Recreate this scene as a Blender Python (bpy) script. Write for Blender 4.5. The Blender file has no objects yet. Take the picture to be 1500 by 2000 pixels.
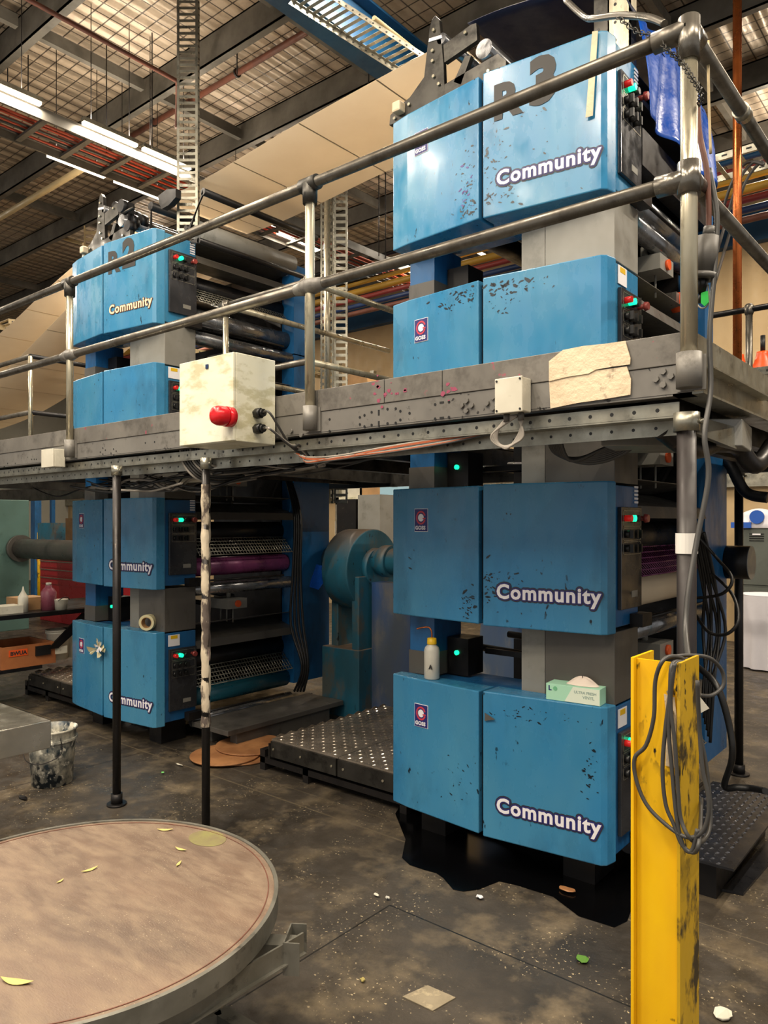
import bpy, bmesh, math, random
from mathutils import Vector, Matrix
random.seed(7)
R = random.Random(11)
C = bpy.context.scene.collection
# ---------------- camera, world, lamps, exposure ----------------
CAMZ = 1.7; F = 1460.0; HOR = 1020.0; YAW = math.radians(39.7)
FX, FY = -math.sin(YAW), math.cos(YAW)
RX, RY = math.cos(YAW), math.sin(YAW)
cam = bpy.data.cameras.new('camera'); camo = bpy.data.objects.new('camera', cam); C.objects.link(camo)
camo.location = (0, 0, CAMZ); camo.rotation_euler = (math.pi/2, 0, YAW)
cam.sensor_fit = 'VERTICAL'; cam.sensor_height = 24; cam.lens = 24*F/2000.0
cam.shift_y = (HOR-1000)/2000.0; cam.clip_start = 0.05; cam.clip_end = 200
bpy.context.scene.camera = camo
sc = bpy.context.scene
sc.view_settings.view_transform = 'Standard'; sc.view_settings.look = 'None'
sc.view_settings.gamma = 1; sc.view_settings.use_curve_mapping = False
sc.view_settings.exposure = 0.3
w = bpy.data.worlds.new('world'); sc.world = w; w.use_nodes = True
w.node_tree.nodes['Background'].inputs[0].default_value = (1.0, 0.97, 0.93, 1)
w.node_tree.nodes['Background'].inputs[1].default_value = 0.5
sc.cycles.max_bounces = 6
LAMP_POWER = 95.0; UPFILL = .2; LAMP_COL = (1.0, 0.87, 0.70)

# ---------------- helpers ----------------
def P(u, v, X=None, Y=None, Z=None, T=None):
    a = (u-750)/F; b = (HOR-v)/F
    dx = FX+RX*a; dy = FY+RY*a
    if X is not None: t = X/dx
    elif Y is not None: t = Y/dy
    elif Z is not None: t = (Z-CAMZ)/b
    else: t = T
    return Vector((t*dx, t*dy, CAMZ+t*b))

def lin(h):
    h = h.lstrip('#'); o = []
    for i in (0, 2, 4):
        c = int(h[i:i+2], 16)/255
        o.append(c/12.92 if c <= .04045 else ((c+.055)/1.055)**2.4)
    return tuple(o)+(1,)

class MB:
    def __init__(s): s.b = bmesh.new(); s.mi = 0
    def _f(s, vs):
        try:
            f = s.b.faces.new(vs); f.material_index = s.mi; return f
        except ValueError: return None
    def box(s, lo, hi, M=None):
        x0, y0, z0 = lo; x1, y1, z1 = hi
        p = [Vector(q) for q in ((x0,y0,z0),(x1,y0,z0),(x1,y1,z0),(x0,y1,z0),(x0,y0,z1),(x1,y0,z1),(x1,y1,z1),(x0,y1,z1))]
        if M: p = [M@q for q in p]
        v = [s.b.verts.new(q) for q in p]
        for f in ((0,3,2,1),(4,5,6,7),(0,1,5,4),(1,2,6,5),(2,3,7,6),(3,0,4,7)): s._f([v[i] for i in f])
        return s
    def prism(s, poly, z0, z1, M=None):      # poly in xy, extruded z
        a = [Vector((x, y, z0)) for x, y in poly]; c = [Vector((x, y, z1)) for x, y in poly]
        if M: a = [M@q for q in a]; c = [M@q for q in c]
        a = [s.b.verts.new(q) for q in a]; c = [s.b.verts.new(q) for q in c]; n = len(poly)
        s._f(a[::-1]); s._f(c)
        for i in range(n): s._f([a[i], a[(i+1)%n], c[(i+1)%n], c[i]])
        return s
    def slab(s, pts, off):                    # 3D polygon extruded by vector off
        a = [s.b.verts.new(Vector(q)) for q in pts]; c = [s.b.verts.new(Vector(q)+Vector(off)) for q in pts]; n = len(pts)
        s._f(a[::-1]); s._f(c)
        for i in range(n): s._f([a[i], a[(i+1)%n], c[(i+1)%n], c[i]])
        return s
    def cyl(s, p0, p1, r, r1=None, n=16, cap=True):
        p0 = Vector(p0); p1 = Vector(p1); r1 = r if r1 is None else r1
        d = (p1-p0).normalized(); u = d.orthogonal().normalized(); w_ = d.cross(u)
        A = []; B = []
        for i in range(n):
            t = 2*math.pi*i/n; o = u*math.cos(t)+w_*math.sin(t)
            A.append(s.b.verts.new(p0+o*r)); B.append(s.b.verts.new(p1+o*r1))
        for i in range(n):
            f = s._f([A[i], A[(i+1)%n], B[(i+1)%n], B[i]])
            if f: f.smooth = True
        if cap: s._f(A[::-1]); s._f(B)
        return s
    def ring(s, p0, p1, ro, ri, n=32):
        p0 = Vector(p0); p1 = Vector(p1); d = (p1-p0).normalized(); u = d.orthogonal().normalized(); w_ = d.cross(u)
        L = []
        for (p, r) in ((p0, ro), (p1, ro), (p1, ri), (p0, ri)):
            L.append([s.b.verts.new(p+(u*math.cos(2*math.pi*i/n)+w_*math.sin(2*math.pi*i/n))*r) for i in range(n)])
        for k in range(4):
            a, c = L[k], L[(k+1)%4]
            for i in range(n): s._f([a[i], a[(i+1)%n], c[(i+1)%n], c[i]])
        return s
    def tube(s, pts, r, n=8, sm=6):
        pts = [Vector(p) for p in pts]
        if sm and len(pts) > 2: pts = catmull(pts, sm)
        prev = None; N = len(pts); u = None
        first = None
        for i, p in enumerate(pts):
            d = (pts[min(i+1, N-1)]-pts[max(i-1, 0)]).normalized()
            if u is None: u = d.orthogonal().normalized()
            else:
                u = u-d*u.dot(d)
                u = u.normalized() if u.length > 1e-6 else d.orthogonal().normalized()
            w_ = d.cross(u)
            cur = [s.b.verts.new(p+(u*math.cos(2*math.pi*k/n)+w_*math.sin(2*math.pi*k/n))*r) for k in range(n)]
            if prev:
                for k in range(n):
                    f = s._f([prev[k], prev[(k+1)%n], cur[(k+1)%n], cur[k]])
                    if f: f.smooth = True
            else: first = cur
            prev = cur
        s._f(first[::-1]); s._f(prev)
        return s
    def lathe(s, c, prof, n=32, M=None):      # prof [(r,z)]
        rows = []
        for r, z in prof:
            row = []
            for i in range(n):
                q = Vector((r*math.cos(2*math.pi*i/n), r*math.sin(2*math.pi*i/n), z))
                if M: q = M@q
                row.append(s.b.verts.new(Vector(c)+q))
            rows.append(row)
        for a, c2 in zip(rows, rows[1:]):
            for i in range(n):
                f = s._f([a[i], a[(i+1)%n], c2[(i+1)%n], c2[i]])
                if f: f.smooth = True
        s._f(rows[0][::-1]); s._f(rows[-1])
        return s
    def grid(s, fn, nu, nv, th=None):
        V = [[s.b.verts.new(fn(i/nu, j/nv)) for j in range(nv+1)] for i in range(nu+1)]
        for i in range(nu):
            for j in range(nv):
                f = s._f([V[i][j], V[i+1][j], V[i+1][j+1], V[i][j+1]])
                if f: f.smooth = True
        return s

def catmull(pts, k):
    o = []; n = len(pts)
    for i in range(n-1):
        p0 = pts[max(i-1, 0)]; p1 = pts[i]; p2 = pts[i+1]; p3 = pts[min(i+2, n-1)]
        for j in range(k):
            t = j/k
            o.append(.5*((2*p1)+(p2-p0)*t+(2*p0-5*p1+4*p2-p3)*t*t+(3*p1-p0-3*p2+p3)*t**3))
    o.append(pts[-1]); return o

def tag(o, label=None, cat=None, group=None, kind=None):
    if label: o['label'] = label
    if cat: o['category'] = cat
    if group: o['group'] = group
    if kind: o['kind'] = kind
    return o

def thing(name, label, cat, loc, group=None):
    o = bpy.data.objects.new(name, None); C.objects.link(o); o.empty_display_size = .1
    o.location = loc; o['wl'] = list(loc); return tag(o, label, cat, group)

def wl(o):
    while o.parent: o = o.parent
    return Vector(o['wl'])

def mesh_obj(name, me, mats, off):
    me.transform(Matrix.Translation(-off))
    for m in (mats if isinstance(mats, (list, tuple)) else [mats]): me.materials.append(m)
    o = bpy.data.objects.new(name, me); C.objects.link(o); return o

def finish(mb, name):
    bmesh.ops.recalc_face_normals(mb.b, faces=mb.b.faces)
    me = bpy.data.meshes.new(name); mb.b.to_mesh(me); mb.b.free(); return me

def bev(o, wd, seg=2):
    m = o.modifiers.new('bevel', 'BEVEL'); m.width = wd; m.segments = seg; m.limit_method = 'ANGLE'; m.angle_limit = .7
    return o

def part(name, mb, mat, parent, label=None, bevel=0, solid=0, kind=None):
    me = finish(mb, name) if isinstance(mb, MB) else mb
    o = mesh_obj(name, me, mat, wl(parent)); o.parent = parent
    if label: o['label'] = label
    if kind: o['kind'] = kind
    if solid:
        m = o.modifiers.new('solid', 'SOLIDIFY'); m.thickness = solid
    if bevel: bev(o, bevel)
    return o

def single(name, mb, mat, label, cat, group=None, bevel=0, solid=0, kind=None):
    me = finish(mb, name) if isinstance(mb, MB) else mb
    vs = [v.co for v in me.vertices]
    c = Vector((sum(v.x for v in vs)/len(vs), sum(v.y for v in vs)/len(vs), min(v.z for v in vs)))
    o = mesh_obj(name, me, mat, c); o.location = c; o['wl'] = list(c)
    tag(o, label, cat, group, kind)
    if solid:
        m = o.modifiers.new('solid', 'SOLIDIFY'); m.thickness = solid
    if bevel: bev(o, bevel)
    return o

def struct(name, mb, mat, bevel=0):
    me = finish(mb, name); o = mesh_obj(name, me, mat, Vector((0,0,0))); o['kind'] = 'structure'; o['wl'] = [0,0,0]
    if bevel: bev(o, bevel)
    return o

def copy_tree(o, off, parent=None):
    c = o.copy(); C.objects.link(c)
    if parent: c.parent = parent
    else:
        c.location = Vector(o.location)+Vector(off); c['wl'] = list(c.location)
    for ch in list(o.children): copy_tree(ch, off, c)
    return c

def text_mesh(s, size, bold=0.0, depth=0.0, M=Matrix.Identity(4), space=1.0, align='LEFT'):
    cu = bpy.data.curves.new('lettering', 'FONT'); cu.body = s; cu.size = size; cu.offset = bold; cu.extrude = depth
    cu.space_character = space; cu.align_x = align; cu.resolution_u = 3
    ob = bpy.data.objects.new('lettering', cu); C.objects.link(ob)
    dg = bpy.context.evaluated_depsgraph_get(); dg.update()
    me = bpy.data.meshes.new_from_object(ob.evaluated_get(dg)); bpy.data.objects.remove(ob); bpy.data.curves.remove(cu)
    me.materials.clear()
    me.transform(M); return me

# ---------------- materials ----------------
def mat(name, col, rough=.5, metal=0, col2=None, s2=1.5, dirt=None, ds=6, dlo=.55, dhi=.7, damt=1, stretch=(1,1,1),
        spots=None, ss=25, slo=.62, bump=0, bs=40, rvar=.15, emit=None, es=1, coat=0, trans=0, alpha=1, dust=None, thin=0):
    m = bpy.data.materials.new(name); m.use_nodes = True; nt = m.node_tree; N = nt.nodes; L = nt.links
    bs_ = N['Principled BSDF']; bs_.inputs['Base Color'].default_value = lin(col); bs_.inputs['Roughness'].default_value = rough
    bs_.inputs['Metallic'].default_value = metal
    if coat: bs_.inputs['Coat Weight'].default_value = coat; bs_.inputs['Coat Roughness'].default_value = .15
    if trans: bs_.inputs['Transmission Weight'].default_value = trans
    if alpha < 1: bs_.inputs['Alpha'].default_value = alpha
    if emit: bs_.inputs['Emission Color'].default_value = lin(emit); bs_.inputs['Emission Strength'].default_value = es
    geo = N.new('ShaderNodeNewGeometry'); mp = N.new('ShaderNodeMapping'); mp.inputs['Scale'].default_value = stretch
    L.new(geo.outputs['Position'], mp.inputs[0])
    def noise(sc_, det=5, r=.6):
        n = N.new('ShaderNodeTexNoise'); n.inputs['Scale'].default_value = sc_; n.inputs['Detail'].default_value = det
        n.inputs['Roughness'].default_value = r
        L.new(mp.outputs[0], n.inputs['Vector']); return n.outputs['Fac']
    def ramp(f, lo, hi, amt=1):
        r_ = N.new('ShaderNodeMapRange'); r_.inputs[1].default_value = lo; r_.inputs[2].default_value = hi
        r_.inputs[4].default_value = amt; L.new(f, r_.inputs[0]); return r_.outputs[0]
    def mix(fac, a, b):
        x = N.new('ShaderNodeMix'); x.data_type = 'RGBA'; L.new(fac, x.inputs[0])
        if isinstance(a, tuple): x.inputs[6].default_value = a
        else: L.new(a, x.inputs[6])
        x.inputs[7].default_value = b; return x.outputs[2]
    cur = lin(col); last = None
    if col2: cur = mix(ramp(noise(s2, 4), .35, .65), cur, lin(col2))
    if dirt: last = ramp(noise(ds, 7, .65), dlo, dhi, damt); cur = mix(last, cur, lin(dirt))
    if spots:
        a = ramp(noise(ss, 3, .5), slo, slo+.04); b2 = ramp(noise(3.1, 3), .48, .56)
        mm = N.new('ShaderNodeMath'); mm.operation = 'MULTIPLY'; L.new(a, mm.inputs[0]); L.new(b2, mm.inputs[1])
        cur = mix(mm.outputs[0], cur, lin(spots))
    if dust:
        gn = N.new('ShaderNodeSeparateXYZ'); L.new(geo.outputs['Normal'], gn.inputs[0])
        cur = mix(ramp(gn.outputs[2], .25, .95, .85), cur, lin(dust))
    if not isinstance(cur, tuple): L.new(cur, bs_.inputs['Base Color'])
    if thin:
        tr_ = N.new('ShaderNodeBsdfTranslucent'); tr_.inputs[0].default_value = lin(col); mxs = N.new('ShaderNodeMixShader'); mxs.inputs[0].default_value = thin
        L.new(bs_.outputs[0], mxs.inputs[1]); L.new(tr_.outputs[0], mxs.inputs[2]); L.new(mxs.outputs[0], N['Material Output'].inputs[0])
    if rvar:
        L.new(ramp2(N, L, noise(9, 4), rough, rvar), bs_.inputs['Roughness'])
    if bump:
        bn = N.new('ShaderNodeBump'); bn.inputs['Strength'].default_value = bump; bn.inputs['Distance'].default_value = .01
        L.new(noise(bs, 3), bn.inputs['Height']); L.new(bn.outputs[0], bs_.inputs['Normal'])
    return m

def ramp2(N, L, f, r, v):
    q = N.new('ShaderNodeMapRange'); q.inputs[1].default_value = .3; q.inputs[2].default_value = .7
    q.inputs[3].default_value = max(.02, r-v); q.inputs[4].default_value = min(1, r+v); L.new(f, q.inputs[0]); return q.outputs[0]

BLUE = mat('press blue enamel', '#2b78a8', .28, 0, '#4486a8', 1.7, '#1d4f70', 4, .52, .8, .75, (1,1,.5), '#0b1a26', 34, .68, .02, 8)
BLUED = mat('dark blue enamel', '#1b5f96', .4, 0, '#17507f', 2, '#0c2233', 5, .5, .75, .8, (1,1,.4))
TEAL = mat('worn teal paint', '#1f6b86', .5, 0, '#2b5968', 3, '#5e5a4c', 4, .52, .62, .8, (1,1,.5), '#111b20', 26, .66, dust='#7d6650')
NAVY = mat('navy paint', '#12305c', .5, 0, '#0c2144', 2)
LUG = mat('polished lug metal with painted glint', '#c4bbae', .2, .7, '#9c9285', 9)  # worn lugs, base colour lightened further to paint in their glint
LUGD = mat('dark polished lug metal with painted glint', '#6e6e72', .22, .8)  # same painted glint for the lugs of the black plate
GREYP = mat('grey brown painted steel', '#57544e', .42, 0, '#4a4744', 2, '#26241f', 6, .55, .75, .7, (1,1,.4))
GREYL = mat('pale grey machine paint', '#8b8a84', .45, 0, '#7a7870', 2, '#3b382f', 5, .55, .75, .6)
PLATE = mat('dark control panel plate', '#4a4c50', .22, .5, '#3b3c3f', 3, '#1d1d1d', 8, .6, .8, .5)
BLACK = mat('black rubber', '#121212', .45, 0, rvar=.1)
SOOT = mat('oily black steel', '#17171a', .4, .4, '#221f1d', 4)
IRON = mat('blackened iron', '#3a3835', .4, .7, '#4c4a45', 5, '#1b1a18', 8, .5, .7)
RAIL = mat('worn dark steel tube', '#77736b', .34, .7, '#5d5850', 9, '#3a332c', 12, .5, .72, .7)
RAILB = mat('bright galvanised tube', '#c2bba6', .3, .7, '#a59e88', 10, '#5d5547', 20, .6, .7, .6, (1,1,.25))
GALV = mat('galvanised steel', '#a5a294', .35, .75, '#878478', 10, '#57534a', 12, .58, .7, .8)
BEAM = mat('grey painted steel beam', '#7b7872', .5, .2, '#686560', 3, '#3c3833', 9, .56, .72, .8, (1,1,1), '#2a2725', 40, .66)
TOE = mat('scuffed toe board', '#77736c', .5, .2, '#66625c', 3, '#433f3a', 8, .5, .7, .8, (1,1,1), '#9a3f55', 18, .66)
STEELD = mat('dark steel pipe', '#2e2b2a', .4, .6, '#2c2a2a', 6, '#5a4f45', 20, .62, .7, .7)
ROLL = mat('steel roller', '#8b8c8e', .25, .8, '#6c6d70', 5, '#3a6a72', 6, .6, .7, .6)
MAG = mat('magenta inked roller', '#7d3a66', .3, .2, '#5c2b4e', 4)
TEALR = mat('cyan inked roller', '#1d5d6e', .35, .1)
PAPER = mat('newsprint web', '#dccfba', .8, 0, '#d6c7b0', 5, rvar=0, thin=.5)
PAPERD = mat('newsprint seam', '#dbc8aa', .8, 0, rvar=0)
WHITE = mat('white vinyl lettering', '#e8e6ea', .5, rvar=0)
LBLU = mat('navy decal', '#24246a', .5, rvar=0)
LBLK = mat('charcoal decal', '#2a2c38', .5, rvar=0)
BLKL = mat('brown black vinyl', '#2b2927', .6, rvar=0)
REDP = mat('red decal', '#c23a4a', .5, rvar=0)
RED = mat('red plastic', '#c8161f', .25, rvar=.05)
MUSH = mat('dull red button', '#8d3a35', .35)
GREEN = mat('green lamp lens', '#0fbf7d', .3, emit='#13f0a0', es=1.6, rvar=0)
REDL = mat('red lamp lens', '#b02020', .3, emit='#ff2a20', es=.15, rvar=0)
CREAM = mat('cream enclosure paint', '#dcd8bf', .4, 0, '#e2dfcc', 3, '#b7b08a', 7, .5, .62, .8, (1,1,2.2))
PVC = mat('white plastic', '#d6d2c2', .4, 0, '#c4bfae', 4, '#8d8776', 12, .62, .7, .6)
YEL = mat('yellow safety paint', '#f0c00c', .4, 0, '#dfa90a', 3, '#5a4a14', 9, .63, .68, .9, (1,1,.5), '#15130c', 34, .6)
YELD = mat('scraped yellow paint', '#c9a016', .45, 0, '#b99412', 3, '#1f1c15', 8, .52, .6, .95, (1,1,.6), '#15130c', 34, .6)
CABLE = mat('grey cable', '#3d3c3a', .45, rvar=.1)
CABL = mat('pale cable', '#9b948a', .5, rvar=.1)
CABO = mat('orange cable', '#a8532a', .5, rvar=.1)
CABR = mat('red cable', '#a33a1f', .5, rvar=.1)
BEIGE = mat('beige tape', '#cbb799', .55, 0, '#d9c7a8', 6, '#6d5a48', 10, .62, .7, .8, bump=.5, bs=30)
TIN = mat('stainless sheet', '#b9b6ad', .2, .85, '#a09c8f', 3)
WOODT = mat('rusty round plate', '#6f5b4b', .5, 0, '#5c4c40', 1.6, '#8f7d66', 9, .42, .85, .75, (1,2.6,1), '#a89a82', 120, .65, .15, 90)
RIM = mat('grey steel rim', '#7f7d74', .4, .5, '#6a685f', 8, '#3d3b36', 14, .58, .7)
LEAF = mat('dry leaf', '#b5a765', .7, rvar=0)
COP = mat('copper pipe', '#b5652f', .3, .7, '#9c5228', 6, rvar=.1)
RUST = mat('red oxide pipe', '#6b3d2c', .6, .1, '#583428', 5)
CREAMPIPE = mat('cream conduit', '#b3a078', .5, 0)
CEILB = mat('grey roof steel', '#66625a', .6, .1, '#403d36', 2)
CRANE = mat('blue crane beam', '#12486f', .45, 0, '#0e3b5c', 2)
TARP = mat('blue tarpaulin', '#1553b8', .28, 0, '#0d47a4', 4, bump=.4, bs=10)
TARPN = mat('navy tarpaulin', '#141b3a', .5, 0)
KRAFT = mat('kraft paper', '#b07d50', .6, 0, '#8a5c38', 5)
TREAD = mat('worn chequer plate', '#a3988a', .28, .5, '#857a6c', 6, '#4b443b', 8, .6, .78, .6)
TREADD = mat('black chequer plate', '#3c3d42', .35, .7, '#2e2f33', 6)
ORANGE = mat('orange plastic', '#e0561f', .4)
WOOD = mat('orange wood crate', '#a8683a', .6, 0, '#935731', 5)
CARD = mat('cardboard', '#b58e60', .7, 0, '#a07b52', 4)
MINT = mat('mint carton', '#a9dcbf', .6, rvar=0)
MINTL = mat('pale mint carton', '#dfead8', .6, rvar=0)
GTXT = mat('grey print', '#8aa39a', .6, rvar=0)
TISS = mat('tissue', '#e6d6c8', .8, rvar=0)
BOT = mat('milky bottle plastic', '#cfccc0', .35, 0, '#c3c0b4', 9, '#5b6a78', 26, .62, .68, .5)
YCAP = mat('yellow cap', '#e0b51a', .4)
PIPEY = mat('ochre pipe paint', '#a8812a', .5)
PIPER = mat('dull red pipe paint', '#7e2a24', .5)
WALVE = 0
TAPE = mat('tape roll', '#cfc59c', .35)
BUCK = mat('ink splattered bucket', '#c9c4b2', .45, 0, '#1d3340', 12, '#e3dfd0', 18, .55, .6, 1, (1,1,.8), '#0f1f2a', 24, .5)
LOCK = mat('grey green locker steel', '#5f645e', .45, .1, '#545852', 2)
CLOTH = mat('white cloth', '#d9d6dc', .8, bump=.4, bs=6)
BAGB = mat('blue print', '#1f55b0', .5)
LEDM = mat('led tube', '#fff2d8', .5, emit='#ffedd0', es=7, rvar=0)
DIFF = mat('frosted tube cover', '#c9c3b2', .4)
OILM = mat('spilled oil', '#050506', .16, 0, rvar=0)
SMEAR = mat('worn yellow green paint', '#787442', .7, 0, '#6c6044', 14)
CONC = mat('pale concrete patch', '#8d826c', .8, 0, '#7a705c', 10, '#a89b7f', 20, .55, .65, .8)
REDCH = mat('red tool chest', '#a31b26', .35)
PINKM = mat('pink liquid bottle', '#8c4a5a', .3)
YGRN = mat('fluorescent green tag', '#2fbf4f', .5)
BRASS = mat('yellow green press bracket', '#7d7a2c', .45, .2, '#3a3a22', 8)

INK = mat('dried dark ink', '#14222c', .35, rvar=0)
INKP = mat('dried purple ink', '#4a3a80', .4, rvar=0)
def floor_mat():
    m = mat('oily concrete floor', '#4a433a', .45, 0, '#2b2722', 1.3, '#756853', 3.6, .5, .72, .9, (1,1,1), '#b0a080', 70, .64, .2, 50, .2)
    nt = m.node_tree; N = nt.nodes; L = nt.links; bs_ = N['Principled BSDF']
    src = bs_.inputs['Base Color'].links[0].from_socket
    geo = N.new('ShaderNodeNewGeometry'); sx = N.new('ShaderNodeSeparateXYZ'); L.new(geo.outputs['Position'], sx.inputs[0])
    def math_(op, a, b=None):
        x = N.new('ShaderNodeMath'); x.operation = op
        for i, q in enumerate((a, b)):
            if q is None: continue
            if isinstance(q, (int, float)): x.inputs[i].default_value = q
            else: L.new(q, x.inputs[i])
        return x.outputs[0]
    nz = N.new('ShaderNodeTexNoise'); nz.inputs['Scale'].default_value = 6; nz.inputs['Detail'].default_value = 4
    wob = math_('MULTIPLY', math_('SUBTRACT', nz.outputs['Fac'], .5), .02)
    def line(sock, at, wd): return math_('LESS_THAN', math_('ABSOLUTE', math_('SUBTRACT', math_('ADD', sock, wob), at)), wd)
    x, y = sx.outputs[0], sx.outputs[1]
    l1 = math_('MULTIPLY', line(x, -2.1, .004), math_('LESS_THAN', y, 2.57))
    l2 = math_('MULTIPLY', line(y, 2.57, .004), math_('GREATER_THAN', x, -2.1))
    l3 = line(x, -4.9, .004); l3 = math_('MULTIPLY', l3, math_('LESS_THAN', y, 3.1))
    dark = math_('MAXIMUM', math_('MAXIMUM', l1, l2), l3)
    mx = N.new('ShaderNodeMix'); mx.data_type = 'RGBA'; L.new(dark, mx.inputs[0]); L.new(src, mx.inputs[6]); mx.inputs[7].default_value = lin('#17140f')
    l4 = math_('MAXIMUM', line(y, 3.13, .006), line(y, 3.3, .003))
    my = N.new('ShaderNodeMix'); my.data_type = 'RGBA'; L.new(math_('MULTIPLY', l4, .6), my.inputs[0]); L.new(mx.outputs[2], my.inputs[6]); my.inputs[7].default_value = lin('#6a5f4c')
    L.new(my.outputs[2], bs_.inputs['Base Color'])
    return m
FLOOR = floor_mat()

def ceil_mat():
    m = mat('foil roof insulation', '#b0a08c', .42, .25, '#978976', 1.2, '#776a5b', 3, .5, .75, .7, bump=.6, bs=9, rvar=.12)
    nt = m.node_tree; N = nt.nodes; L = nt.links; bs_ = N['Principled BSDF']
    src = bs_.inputs['Base Color'].links[0].from_socket
    geo = N.new('ShaderNodeNewGeometry')
    br = N.new('ShaderNodeTexBrick'); br.offset = 0; br.inputs['Scale'].default_value = 1
    br.inputs['Mortar Size'].default_value = .007; br.inputs['Brick Width'].default_value = .15; br.inputs['Row Height'].default_value = .15
    L.new(geo.outputs['Position'], br.inputs['Vector'])
    mx = N.new('ShaderNodeMix'); mx.data_type = 'RGBA'; L.new(br.outputs['Fac'], mx.inputs[0]); L.new(src, mx.inputs[6]); mx.inputs[7].default_value = lin('#453c33')
    L.new(mx.outputs[2], bs_.inputs['Base Color'])
    wv = N.new('ShaderNodeTexWave'); wv.wave_type = 'BANDS'; wv.bands_direction = 'X'; wv.inputs['Scale'].default_value = 1.7; wv.inputs['Distortion'].default_value = .6
    L.new(geo.outputs['Position'], wv.inputs['Vector'])
    b2 = N.new('ShaderNodeBump'); b2.inputs['Strength'].default_value = .55; b2.inputs['Distance'].default_value = .05
    L.new(wv.outputs['Fac'], b2.inputs['Height']); L.new(bs_.inputs['Normal'].links[0].from_socket, b2.inputs['Normal'])
    L.new(b2.outputs[0], bs_.inputs['Normal'])
    return m
CEIL = ceil_mat()

def wall_mat(name, a, b, sc_=2.0):
    m = mat(name, a, .7, 0, b, .8, '#6e6048', 4, .6, .8, .5)
    N = m.node_tree.nodes; L = m.node_tree.links
    geo = N.new('ShaderNodeNewGeometry'); wv = N.new('ShaderNodeTexWave'); wv.bands_direction = 'X'; wv.inputs['Scale'].default_value = sc_
    L.new(geo.outputs['Position'], wv.inputs['Vector'])
    bn = N.new('ShaderNodeBump'); bn.inputs['Strength'].default_value = .5; bn.inputs['Distance'].default_value = .03
    L.new(wv.outputs['Fac'], bn.inputs['Height']); L.new(bn.outputs[0], N['Principled BSDF'].inputs['Normal'])
    return m
WALL = wall_mat('tan board wall', '#b79f78', '#a88f68', 1.2)
WALLM = wall_mat('pale metal cladding', '#b5b2a4', '#a5a294', 3)
# ---------------- structure ----------------
ZC = 6.42
struct('floor', MB().box((-26, -6, -.1), (8, 14, 0)), FLOOR)
struct('ceiling', MB().box((-26, -6, ZC), (8, 14, ZC+.1)), CEIL)
struct('wall_back', MB().box((-26, 11.4, 0), (8, 11.55, ZC)), WALL)
struct('wall_left', MB().box((-22.2, -6, 0), (-22, 11.4, ZC)), WALLM)
for yy in (-.7, .6, 1.9, 3.19, 4.48, 5.72, 7.0, 8.3, 9.6, 10.9):
    m = MB().box((-22, yy, 6.14), (8, yy+.012, ZC)).box((-22, yy, 6.14), (8, yy+.08, 6.155)).box((-22, yy, 6.405), (8, yy+.08, ZC))
    struct('roof_beam', m, CEILB)
for xx in (-14.5, -10.7, -6.95, -4.95, -2.4, .6):
    m = MB()
    for yy in (-.7, .6, 1.9, 3.19, 4.48, 5.72, 7.0, 8.3, 9.6): m.box((xx, yy+.081, 6.2), (xx+.06, yy+1.2, 6.31))
    struct('roof_brace', m, CEILB)
struct('trim_1', MB().box((-26, 11.25, 5.6), (8, 11.4, 6.0)), CRANE)
m = MB().box((-26, 11.3, 3.55), (8, 11.4, 3.75)).box((-26, 11.3, 2.2), (8, 11.4, 2.4)); struct('trim_2', m, GALV)

# ceiling lamps: batten fixtures with a downward light and an added upward ceiling fill
def batten(x, y, z, ln, label, power, group='led battens over the hall', alongx=False):
    t = thing('led_batten', label, 'ceiling lamp', (x, y, z), group)
    a, b = (ln/2, .03) if alongx else (.03, ln/2)
    part('housing', MB().box((x-a, y-b, z+.012), (x+a, y+b, z+.05)), GALV, t)
    part('diffuser', MB().box((x-a*.98 if alongx else x-.022, y-(.022 if alongx else b*.98), z-.012), (x+a*.98 if alongx else x+.022, y+(.022 if alongx else b*.98), z+.0115)), LEDM, t)
    hg = MB()
    for s_ in (-.7, .7): hg.cyl((x+s_*(a if alongx else 0), y+s_*(0 if alongx else b), z+.05), (x+s_*(a if alongx else 0), y+s_*(0 if alongx else b), ZC-.005), .004, n=6)
    part('hanger', hg, STEELD, t)
    l = bpy.data.lights.new('lamp', 'AREA'); l.shape = 'RECTANGLE'; l.size = 2*a; l.size_y = 2*b; l.energy = power; l.color = LAMP_COL
    lo = bpy.data.objects.new('lamp_light', l); C.objects.link(lo); lo.parent = t; lo.location = (0, 0, -.02)
    l2 = bpy.data.lights.new('lamp', 'AREA'); l2.shape = 'RECTANGLE'; l2.size = 2*a; l2.size_y = 2*b; l2.energy = power*UPFILL; l2.color = LAMP_COL  # second light facing up, added only to brighten the ceiling
    lo = bpy.data.objects.new('lamp_light', l2); C.objects.link(lo); lo.parent = t; lo.location = (0, 0, .06); lo.rotation_euler = (math.pi, 0, 0)
    return t
m = MB()
LX0, LX1, LZ = -7.0, -6.45, 5.2
lad = thing('cable_ladder', 'galvanised cable ladder hung under the roof with led tubes and red cables', 'cable tray', (-6.7, 5, LZ))
part('side_rail', MB().box((LX0-.02, .4, LZ), (LX0, 10.5, LZ+.1)), CEILB, lad)
part('side_rail', MB().box((LX1, .4, LZ), (LX1+.02, 10.5, LZ+.1)), CEILB, lad)
for i in range(24): part('rung', MB().box((LX0, .6+i*.42, LZ+.01), (LX1, .65+i*.42, LZ+.035)), CEILB, lad)
for i in range(9):
    x = LX0+.05+i*.035
    single('cable', MB().tube([(x+R.uniform(-.02,.02), .5+j*1.4, LZ+.05+.014*(i%3)+R.uniform(0,.01)) for j in range(8)], .012, 6, 3), CABR if i % 3 else CABLE,
           'red and dark cables lying along the roof cable ladder beside led tubes', 'cable', 'cables lying on the roof cable ladder')
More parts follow.
